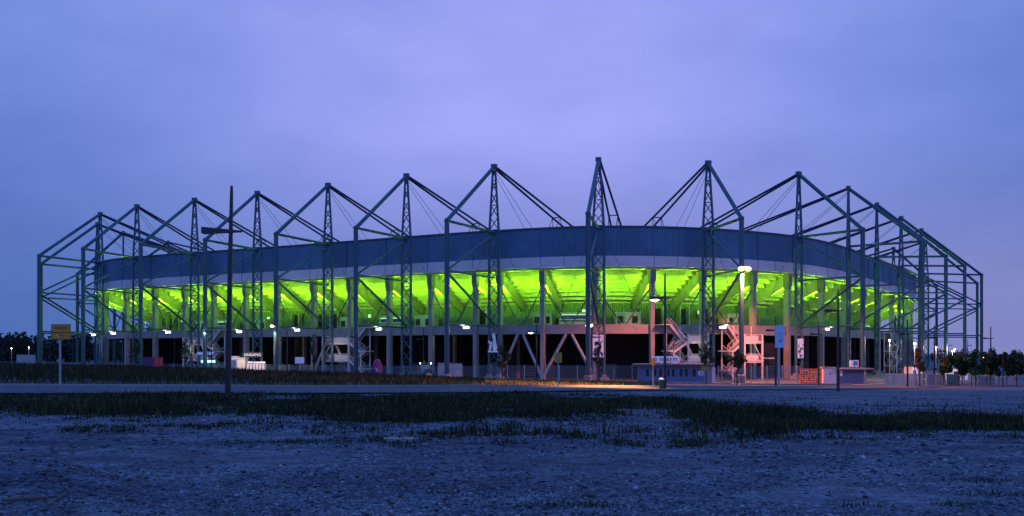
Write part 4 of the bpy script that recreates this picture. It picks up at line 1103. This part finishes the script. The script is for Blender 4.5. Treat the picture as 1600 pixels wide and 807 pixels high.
# ------------------------------------------------------------------ trees
def leaf_cloud(blobs, n, size, seed):
    rg = np.random.default_rng(seed); B = np.array(blobs, float)
    w = B[:, 3] ** 2; k = rg.choice(len(B), n, p=w / w.sum())
    d = rg.normal(size=(n, 3)); d /= np.linalg.norm(d, axis=1)[:, None]
    c = B[k, :3] + d * (B[k, 3] * rg.uniform(.35, 1.08, n) ** .6)[:, None] * np.array([1, 1, .95])
    a = rg.normal(size=(n, 3)); a /= np.linalg.norm(a, axis=1)[:, None]
    b = np.cross(a, rg.normal(size=(n, 3))); b /= np.linalg.norm(b, axis=1)[:, None]
    s = size * rg.uniform(.6, 1.4, n)[:, None]
    v = np.stack([c - a * s, c + b * s * .55, c + a * s, c - b * s * .55], 1).reshape(-1, 3)
    i = np.arange(n) * 4; tri = np.concatenate([np.stack([i, i + 1, i + 2], 1), np.stack([i, i + 2, i + 3], 1)])
    return v, tri
def tree(name, label, px, Y, ytop, ycrown, half_px, m_leaf, n, seed, conic=False, stakes=False, group=None, size=.13):
    X, _, z = on_ray(px, Y); zt, zc = zpx(ytop, Y), zpx(ycrown, Y); zc = max(zc, z + .6); rad = half_px * Y / F_PX; rr = random.Random(seed)
    root = thing(name, label, 'tree', (X, Y, z), group)
    m = MB(); tr = max(.04, .018 * (zt - z)); top = Vector((X + rr.uniform(-.1, .1), Y, zt - .25 * (zt - zc)))
    m.tube((X, Y, z), (X + (top.x - X) * .5, Y, (z + top.z) / 2), tr, 8, tr * .75); m.tube((X + (top.x - X) * .5, Y, (z + top.z) / 2), top, tr * .75, 8, tr * .2)
    blobs = []; nb = 20
    for k in range(nb):
        f = rr.random() if not conic else (k + .5) / nb
        zz = zc + (zt - zc) * (.10 + .82 * f)
        prof = (1 - f) ** .8 if conic else math.sin(math.pi * (.18 + .72 * f)) 
        a = rr.uniform(0, 2 * math.pi); q = rad * prof * rr.uniform(.30, 1.02)
        c = Vector((X + q * math.cos(a), Y + q * math.sin(a), zz)); br = max(.12, rad * prof * rr.uniform(.16, .46))
        blobs.append((c.x, c.y, c.z, br))
        m.tube((X, Y, max(z + .5, zz - .35 * (zt - zc))), c, tr * .3, 5, tr * .1)
    m.build('trunk', M['bark'], root)
    v, tri = leaf_cloud(blobs, n, size, seed); v = v - np.array([X, Y, z]); np_mesh('crown', v, tri, m_leaf, root)
    if stakes:
        for a in (0, 120, 240):
            sx, sy = X + .5 * math.cos(R(a)), Y + .5 * math.sin(R(a)); m = MB(); m.tube((sx, sy, z), (sx, sy, z + 1.5), .045, 6); m.build('stake', M['wood'], root)
        m = MB()
        for a in (0, 120, 240):
            m.bar((X + .5 * math.cos(R(a)), Y + .5 * math.sin(R(a)), z + 1.4), (X + .5 * math.cos(R(a + 120)), Y + .5 * math.sin(R(a + 120)), z + 1.4), .06)
        m.build('stake_rail', M['wood'], root)
tree('sapling', 'thin leafy sapling in front of the fourth column from left, left of the purple container', 213, 146, 530, 566, 10, M['leaf'], 500, 1, group='young trees')
tree('sapling', 'dark narrow sapling left of the blue EINGANG OST sign', 290, 140, 527, 570, 8, M['leaf'], 520, 2, group='young trees')
tree('sapling', 'sparse dark sapling before a concrete column right of the white notice board', 490, 130, 520, 572, 9, M['leaf'], 420, 3, group='young trees')
tree('sapling', 'bushy sapling beside the white figure cutout', 785, 121, 533, 580, 12, M['leaf2'], 900, 4, group='young trees')
tree('sapling', 'loose sapling covering the printed banner on the centre mast', 933, 114, 532, 575, 9, M['leaf2'], 330, 5, group='young trees', size=.15)
tree('sapling', 'sapling at the right end of the ticket booth before the stairs', 1103, 110, 532, 575, 13, M['leaf'], 620, 6, group='young trees')
tree('sapling', 'round staked sapling in front of the right hand stair tower', 1152, 108, 548, 578, 15, M['leaf'], 1000, 7, stakes=True, group='young trees')
tree('tree', 'conical rusty brown tree behind the fence at right', 1437, 110, 541, 582, 12, M['autumn'], 1600, 8, conic=True, stakes=True)
for k, (px, yt, yc, hp, Y, lab) in enumerate([
        (1474, 545, 587, 15, 112, 'green staked tree, first right of the rusty tree'), (1498, 547, 588, 17, 113, 'green staked tree, second right of the rusty tree'),
        (1524, 543, 590, 22, 111, 'broad dense green tree in front of the outermost column'), (1547, 550, 590, 17, 114, 'green tree just right of the warm globe lamp'),
        (1567, 549, 591, 20, 112, 'full green tree, third from the right edge'), (1588, 551, 591, 19, 113, 'green tree, second from the right edge'), (1608, 550, 592, 16, 112, 'green tree cut by the right edge of the photo')]):
    tree('tree', lab, px, Y, yt, yc, hp, M['leaf2'] if k % 2 else M['leaf'], 1900, 20 + k, stakes=k < 5, group='trees in a row at right', size=.17)

# distant forest: one mass of many crowns
def forest(name, x0, x1, y, n, hmin, hmax, seed):
    rg = np.random.default_rng(seed); V = []; T = []; k0 = 0
    for i in range(n):
        x = rg.uniform(x0, x1); yy = y + rg.uniform(-25, 25); h = rg.uniform(hmin, hmax); r = h * rg.uniform(.2, .34)
        bl = [(x, yy, h * f, r * g) for f, g in ((.25, 1), (.45, 1), (.65, .85), (.85, .5))]
        v, t = leaf_cloud(bl, 190, h * .06, int(rg.integers(1e6))); V.append(v); T.append(t + k0); k0 += len(v)
    o = np_mesh(name, np.concatenate(V), np.concatenate(T), M['forest']); tag(o, kind='stuff'); return o
o = forest('forest', -330, -60, 400, 300, 9.5, 14.5, 1); o['label'] = 'dark distant wood along the left horizon'; o['category'] = 'forest'
o = forest('forest', 150, 420, 420, 170, 4.5, 7, 2); o['label'] = 'low dark distant wood along the right horizon'; o['category'] = 'forest'

# ------------------------------------------------------------------ weeds, grass, stones
def nz(x, y, s, seed=0):
    """cheap value noise for clumping"""
    rg = np.random.default_rng(seed); G = rg.random((64, 64))
    u, v = (x * s) % 64, (y * s) % 64; i, j = np.floor(u).astype(int) % 64, np.floor(v).astype(int) % 64; fu, fv = u - np.floor(u), v - np.floor(v)
    fu, fv = fu * fu * (3 - 2 * fu), fv * fv * (3 - 2 * fv); i2, j2 = (i + 1) % 64, (j + 1) % 64
    return G[i, j] * (1 - fu) * (1 - fv) + G[i2, j] * fu * (1 - fv) + G[i, j2] * (1 - fu) * fv + G[i2, j2] * fu * fv
def blades(name, x, y, h, w, m_, lean=.45, seed=0, label=None, cat=None):
    rg = np.random.default_rng(seed); n = len(x); z = ground(x, y) - .02
    a = rg.uniform(0, 2 * np.pi, n); l = rg.uniform(.05, lean, n) * h; b = rg.uniform(0, 2 * np.pi, n)
    dx, dy = np.cos(a) * w / 2, np.sin(a) * w / 2; lx, ly = np.cos(b) * l, np.sin(b) * l
    p0 = np.stack([x - dx, y - dy, z], 1); p1 = np.stack([x + dx, y + dy, z], 1)
    p2 = np.stack([x + dx * .8 + lx * .35, y + dy * .8 + ly * .35, z + h * .55], 1); p3 = np.stack([x - dx * .8 + lx * .35, y - dy * .8 + ly * .35, z + h * .55], 1)
    p4 = np.stack([x + lx, y + ly, z + h], 1)
    v = np.stack([p0, p1, p2, p3, p4], 1).reshape(-1, 3); i = np.arange(n) * 5
    tri = np.concatenate([np.stack([i, i + 1, i + 2], 1), np.stack([i, i + 2, i + 3], 1), np.stack([i + 3, i + 2, i + 4], 1)])
    o = np_mesh(name, v, tri, m_); tag(o, label, cat, kind='stuff'); return o
def unproject(px, y):
    """foreground ground points seen at photo pixels (vectorised, two fixed-point steps)"""
    Y = F_PX * 1.65 / (y - HZ)
    for _ in range(4):
        X = (px - 800) / F_PX * Y; Y = F_PX * (EYE - g_of(.64 * X + .77 * Y)) / (y - HZ)
    return (px - 800) / F_PX * Y, Y
n = 260000
px = rng.uniform(-250, 1850, n); py = rng.uniform(606, 700, n)
X, Y = unproject(px, py)
lowedge = np.interp(px, [-250, 0, 300, 480, 560, 640, 760, 900, 1000, 1150, 1300, 1500, 1850], [655, 654, 655, 662, 676, 690, 684, 676, 676, 680, 682, 678, 678])
core0 = np.interp(px, [-250, 0, 500, 900, 1040, 1150, 1300, 1600, 1850], [614, 614, 614, 612, 622, 638, 648, 655, 656])
core1 = np.interp(px, [-250, 0, 500, 700, 900, 1040, 1200, 1600, 1850], [640, 641, 645, 662, 650, 654, 670, 674, 674])
clump = .6 * nz(X, Y, .55, 1) + .4 * nz(X, Y, 1.7, 2)
mid = np.clip((lowedge - py) / np.maximum(lowedge - core1, 1), 0, 1)
dens = np.where(py < core0, np.clip(1 - (core0 - py) / 14, 0, 1) * .5, np.where(py < core1, 1.0, mid * .75))
lowedge = lowedge + 26 * (nz(X, Y, .35, 41) - .5) + 12 * (nz(X, Y, 1.1, 42) - .5)
mid = np.clip((lowedge - py) / np.maximum(lowedge - core1, 1), 0, 1)
dens = np.where(py < core0, dens, np.where(py < core1, 1.0, mid * .8))
thr = np.where((py >= core0) & (py < core1), .30, .50)
stony = (px > 760) & (px < 1050) & (py > 640) & (py < 672)
thr = np.where(stony, .62, thr)
soft = sst((clump * (.6 + .4 * dens) - thr + .22) / .40)
sparse = (py > core1) & (py < lowedge + 16) & (nz(X, Y, 1.5, 61) > .62) & (rng.random(n) < .30)
keep = (rng.random(n) < soft * dens) | sparse | ((py < core0) & (py > 607) & (nz(X, Y, .9, 62) > .6) & (rng.random(n) < .22))
# keep off the road
rd = np.full(n, 9.0)
for k in range(0, n, 20000):
    d = X[k:k + 20000, None] - RQ[None, :, 0]; e = Y[k:k + 20000, None] - RQ[None, :, 1]; j = np.argmin(d * d + e * e, 1); ii = np.arange(len(j))
    rd[k:k + 20000] = d[ii, j] * rn[j, 0] + e[ii, j] * rn[j, 1]
keep &= rd < -.25
lowh = np.where(sparse | (py < core0), .5, 1.0)[keep]; X, Y, cl, P_ = X[keep], Y[keep], clump[keep], py[keep]
h = (.04 + .30 * np.clip(cl - .2, 0, 1) + .22 * np.clip(nz(X, Y, .28, 44) - .45, 0, 1) * 2) * rng.uniform(.5, 1.25, len(X)) * np.interp(P_, [606, 622, 640, 700], [.35, .6, 1.1, 1.0]); w = rng.uniform(.018, .045, len(X)) * (Y / 24)
h = h * lowh; tall = rng.random(len(X)) < .012; h[tall] *= 1.9
sel = rng.random(len(X)) < .80
blades('weeds', X[sel], Y[sel], h[sel], w[sel], M['weed'], .6, 3, 'band of dark green weeds between gravel and road', 'weeds')
sel = ~sel
blades('dry_weeds', X[sel], Y[sel], h[sel] * 1.05, w[sel] * .7, M['field'], .5, 4, 'dry stalks mixed into the dark weed band', 'weeds')
# broad leaved weeds: small clumps of leaf faces of uneven size
nb = 3400
k = rng.choice(len(X), nb); bx = X[k] + rng.normal(0, .4, nb); by = Y[k] + rng.normal(0, .3, nb); bz = ground(bx, by)
br = rng.uniform(.05, .24, nb) ** 1.15 * (.6 + .8 * nz(bx, by, .3, 51)) * np.interp(P_[k], [606, 622, 640, 700], [.5, .8, 1.1, .8]); nl = 26
cx_ = np.repeat(bx, nl) + rng.normal(0, 1, nb * nl) * np.repeat(br, nl) * .7; cy_ = np.repeat(by, nl) + rng.normal(0, 1, nb * nl) * np.repeat(br, nl) * .7
cz_ = np.repeat(bz, nl) + np.abs(rng.normal(0, 1, nb * nl)) * np.repeat(br, nl) * .75 + .01
a_ = rng.normal(size=(nb * nl, 3)); a_ /= np.linalg.norm(a_, axis=1)[:, None]; b_ = np.cross(a_, rng.normal(size=(nb * nl, 3))); b_ /= np.linalg.norm(b_, axis=1)[:, None]
sz_ = (rng.uniform(.008, .034, nb * nl) * np.repeat(.6 + br * 2, nl))[:, None]; c_ = np.stack([cx_, cy_, cz_], 1)
v_ = np.stack([c_ - a_ * sz_, c_ + b_ * sz_ * .5, c_ + a_ * sz_, c_ - b_ * sz_ * .5], 1).reshape(-1, 3); i_ = np.arange(nb * nl) * 4
o = np_mesh('leafy_weeds', v_, np.concatenate([np.stack([i_, i_ + 1, i_ + 2], 1), np.stack([i_, i_ + 2, i_ + 3], 1)]), M['leafweed'])
tag(o, 'broad leaved weeds among the roadside grass', 'weeds', kind='stuff')
# single tufts on the gravel
tx, ty = [], []
for (a, b, r, k) in ((430, 689, .45, 420), (475, 690, .3, 160), (900, 796, .16, 160), (1535, 751, .18, 160), (1566, 772, .16, 140), (1480, 790, .1, 50), (60, 690, .2, 60), (1130, 700, .25, 90), (1200, 712, .2, 60), (540, 692, .5, 300), (1340, 790, .12, 70), (690, 776, .07, 40)):
    q = unproject(np.array([float(a)]), np.array([float(b)])); tx.append(q[0][0] + rng.normal(0, r * 1.6, k)); ty.append(q[1][0] + rng.normal(0, r * .5, k))
tx, ty = np.concatenate(tx), np.concatenate(ty)
blades('grass_tufts', tx, ty, rng.uniform(.02, .11, len(tx)), rng.uniform(.008, .018, len(tx)), M['weed'], .8, 5, 'small grass tufts scattered on the gravel', 'grass')
# left field
n = 95000
X = rng.uniform(-120, 6, n); Y = rng.uniform(42, 150, n)
d = np.full(n, 0.0); rdv = np.zeros(n)
for k in range(0, n, 10000):
    q = np.stack([X[k:k + 10000], Y[k:k + 10000]], 1)
    d[k:k + 10000] = np.sqrt(((q[:, None] - CUR[None]) ** 2).sum(2)).min(1)
    a = q[:, None, 0] - RQ[None, :, 0]; e = q[:, None, 1] - RQ[None, :, 1]; j = np.argmin(a * a + e * e, 1); ii = np.arange(len(j)); rdv[k:k + 10000] = a[ii, j] * rn[j, 0] + e[ii, j] * rn[j, 1]
q_ = -.9 * X + 0 * Y
keep = (rdv > 10) & (d > 17) & (X < -.02 * Y + 0) & (np.abs(X) < .66 * Y) & (nz(X, Y, .3, 7) > .16)
X, Y, rv = X[keep], Y[keep], rdv[keep]
hf = (.35 + .6 * nz(X, Y, .16, 8)) * rng.uniform(.5, 1.2, len(X)) * np.clip((rv - 8) / 10, .35, 1) * np.clip(.45 - X / 40, .35, 1)
blades('field_weeds', X, Y, hf, rng.uniform(.05, .12, len(X)) * Y / 70, M['field'], .5, 9, 'tall dark weeds covering the field beyond the road at left', 'weeds')
# dry verge grass between road and fence
n = 110000
X = rng.uniform(-90, 20, n); Y = 43 + 73 * rng.random(n) ** 1.5
d = np.zeros(n); rdv = np.zeros(n)
for k in range(0, n, 10000):
    q = np.stack([X[k:k + 10000], Y[k:k + 10000]], 1)
    d[k:k + 10000] = np.sqrt(((q[:, None] - CUR[None]) ** 2).sum(2)).min(1)
    a = q[:, None, 0] - RQ[None, :, 0]; e = q[:, None, 1] - RQ[None, :, 1]; j = np.argmin(a * a + e * e, 1); ii = np.arange(len(j)); rdv[k:k + 10000] = a[ii, j] * rn[j, 0] + e[ii, j] * rn[j, 1]
keep = (rdv > 9.8) & (d > 15.5) & ((rdv < 13) | (X > -.03 * Y)) & (np.abs(X) < .64 * Y) & (X < .17 * Y) & (nz(X, Y, .5, 17) > .22)
X, Y = X[keep], Y[keep]
blades('verge_grass', X, Y, rng.uniform(.12, .42, len(X)), rng.uniform(.03, .07, len(X)) * Y / 60, M['drygrass'], .6, 10, 'strip of short dry grass along the far road edge', 'grass')

# stones on the gravel yard
def stones(name, x, y, r, m_, seed, label, cat):
    rg = np.random.default_rng(seed); n = len(x); z = ground(x, y)
    base = np.array([(1, 0, 0), (-1, 0, 0), (0, 1, 0), (0, -1, 0), (0, 0, 1), (0, 0, -1), (.6, .6, .5), (-.6, .6, .5), (.6, -.6, .5), (-.6, -.6, .5)], float)
    tri0 = np.array([(0, 6, 8), (1, 9, 7), (2, 7, 6), (3, 8, 9), (4, 6, 7), (4, 7, 9), (4, 9, 8), (4, 8, 6), (0, 2, 6), (2, 1, 7), (1, 3, 9), (3, 0, 8), (5, 2, 0), (5, 1, 2), (5, 3, 1), (5, 0, 3)])
    V = base[None] * rg.uniform(.7, 1.25, (n, 10, 1)); sc = np.stack([r * rg.uniform(.8, 1.5, n), r * rg.uniform(.8, 1.5, n), r * rg.uniform(.45, .85, n)], 1)
    V = V * sc[:, None]; a = rg.uniform(0, 6.28, n); c, s = np.cos(a)[:, None], np.sin(a)[:, None]
    V = np.stack([V[..., 0] * c - V[..., 1] * s, V[..., 0] * s + V[..., 1] * c, V[..., 2]], 2) + np.stack([x, y, z + r * .15], 1)[:, None]
    T = (tri0[None] + (np.arange(n) * 10)[:, None, None]).reshape(-1, 3)
    o = np_mesh(name, V.reshape(-1, 3), T, m_); tag(o, label, cat, kind='stuff'); return o
M['stone'] = islands('stones', [(0, (.012, .018, .026)), (.4, (.062, .082, .105)), (.85, (.16, .19, .22)), (1, (.30, .33, .36))])
M['stone_pale'] = mat('pale_stones', (.09, .10, .11), .85, 0, .2, 1.5, col2=(.22, .22, .23))
n = 60000
px = rng.uniform(-200, 1800, n); py = 640 + 200 * rng.random(n) ** .85
X, Y = unproject(px, py); c = nz(X, Y, .5, 21); keep = (.75 * c + .35 * nz(X, Y, 2.2, 22) + .3 * rng.random(n) > .58)
X, Y = X[keep], Y[keep]
stones('gravel', X, Y, np.minimum(.06, .006 + .0062 * rng.exponential(1.0, len(X)) * (Y / 12)), M['stone'], 31, 'loose grey gravel stones covering the yard', 'gravel')
n = 900
px = rng.uniform(-200, 1800, n); py = rng.uniform(635, 830, n); X, Y = unproject(px, py); keep = nz(X, Y, .4, 23) > .45
X, Y = X[keep], Y[keep]
stones('pebbles', X, Y, np.minimum(.08, .008 * rng.exponential(1.0, len(X)) * (Y / 12) + .008), M['stone_pale'], 32, 'scattered pale pebbles lying on the gravel', 'gravel')
n = 420
px = rng.uniform(740, 1180, n); py = rng.uniform(642, 676, n); X, Y = unproject(px, py)
stones('rubble', X, Y, rng.uniform(.015, .055, n), M['stone_pale'], 33, 'patch of pale rubble in front of the central weeds', 'rubble')
# broken slab, branches
q = unproject(np.array([624.0]), np.array([688.0])); X, Y = float(q[0][0]), float(q[1][0]); z = gz(X, Y)
m = MB(); m.prism([(X - .28, Y - .14, z - .02), (X + .26, Y - .16, z - .02), (X + .31, Y + .12, z - .02), (X - .05, Y + .2, z - .02), (X - .3, Y + .1, z - .02)], (0, .01, .08)); o = m.build('concrete_slab', M['concrete']); tag(o, 'broken flat piece of pale concrete lying at the edge of the weeds', 'slab')
def branch(pxs, r, label):
    q = [unproject(np.array([float(a)]), np.array([float(b)])) for a, b in pxs]; m = MB(); P = [Vector((float(x[0]), float(y[0]), gz(float(x[0]), float(y[0])) + .03)) for x, y in q]
    for a, b in zip(P[:-1], P[1:]): m.tube(a, b, r, 7, r * .8)
    o = m.build('branch', M['wood']); tag(o, label, 'branch', 'sticks on the gravel')
branch([(2, 803), (40, 801), (75, 799)], .022, 'dark straight stick lying at the bottom left corner')
branch([(74, 806), (90, 799), (103, 794)], .014, 'short forked twig right of the long stick, bottom left')

# ------------------------------------------------------------------ sky and light
W = bpy.data.worlds.new('World'); SC.world = W; W.use_nodes = True
nt = W.node_tree; nd = nt.nodes; lk = nt.links; nd.clear()
out = nd.new('ShaderNodeOutputWorld'); bg = nd.new('ShaderNodeBackground'); lk.new(bg.outputs[0], out.inputs[0])
tc = nd.new('ShaderNodeTexCoord'); sp = nd.new('ShaderNodeSeparateXYZ'); lk.new(tc.outputs['Generated'], sp.inputs[0])
def mr(src, a, b, c=0.0, d=1.0, smooth=True):
    n = nd.new('ShaderNodeMapRange'); n.interpolation_type = 'SMOOTHSTEP' if smooth else 'LINEAR'
    lk.new(src, n.inputs['Value']); n.inputs['From Min'].default_value = a; n.inputs['From Max'].default_value = b; n.inputs['To Min'].default_value = c; n.inputs['To Max'].default_value = d
    return n.outputs[0]
def mixc(f, a, b, mode='MIX'):
    x = nd.new('ShaderNodeMix'); x.data_type = 'RGBA'; x.blend_type = mode
    if isinstance(f, float): x.inputs[0].default_value = f
    else: lk.new(f, x.inputs[0])
    for s_, v in ((6, a), (7, b)):
        if isinstance(v, tuple): x.inputs[s_].default_value = (*v, 1)
        else: lk.new(v, x.inputs[s_])
    return x.outputs[2]
low = mixc(mr(sp.outputs['X'], -.5, .5), (.072, .150, .44), (.216, .238, .539))
ax = nd.new('ShaderNodeMath'); ax.operation = 'ABSOLUTE'; lk.new(sp.outputs['X'], ax.inputs[0])
high = mixc(mr(ax.outputs[0], .05, .55), (.335, .385, .93), (.155, .255, .71))
sky = mixc(mr(sp.outputs['Z'], 0.0, .27), low, high)
sky = mixc(mr(sp.outputs['Z'], .36, .8), sky, (.145, .32, 1.08))
sky = mixc(mr(sp.outputs['Y'], .1, -.6), sky, mixc(mr(sp.outputs['Z'], 0, .5), (.28, .46, 1.28), (.165, .36, 1.15)))
mp = nd.new('ShaderNodeMapping'); mp.inputs['Scale'].default_value = (1, 1, 2.6); lk.new(tc.outputs['Generated'], mp.inputs[0])
no = nd.new('ShaderNodeTexNoise'); no.inputs['Scale'].default_value = 2.6; no.inputs['Detail'].default_value = 6; no.inputs['Roughness'].default_value = .55; lk.new(mp.outputs[0], no.inputs['Vector'])
cl = nd.new('ShaderNodeValToRGB'); cl.color_ramp.elements[0].position = .34; cl.color_ramp.elements[0].color = (.84, .86, .90, 1); cl.color_ramp.elements[1].position = .66; cl.color_ramp.elements[1].color = (1.12, 1.08, 1.05, 1)
lk.new(no.outputs['Fac'], cl.inputs['Fac'])
sky = mixc(1.0, sky, cl.outputs['Color'], 'MULTIPLY')
ns = nd.new('ShaderNodeTexSky'); ns.sky_type = 'NISHITA'; ns.sun_disc = False; ns.sun_elevation = R(-4); ns.sun_rotation = R(200)
sky = mixc(.06, sky, ns.outputs[0], 'ADD')
lk.new(sky, bg.inputs['Color']); bg.inputs['Strength'].default_value = 1.0

SC.view_settings.view_transform = 'Standard'; SC.view_settings.look = 'None'; SC.view_settings.exposure = 0; SC.view_settings.gamma = 1
SC.view_settings.use_curve_mapping = False
SC.render.engine = 'CYCLES'
SC.cycles.use_denoising = True
try: SC.cycles.denoiser = 'OPENIMAGEDENOISE'
except Exception: pass
SC.cycles.use_light_tree = True
SC.cycles.max_bounces = 6; SC.cycles.diffuse_bounces = 3
SC.cycles.sample_clamp_indirect = 4
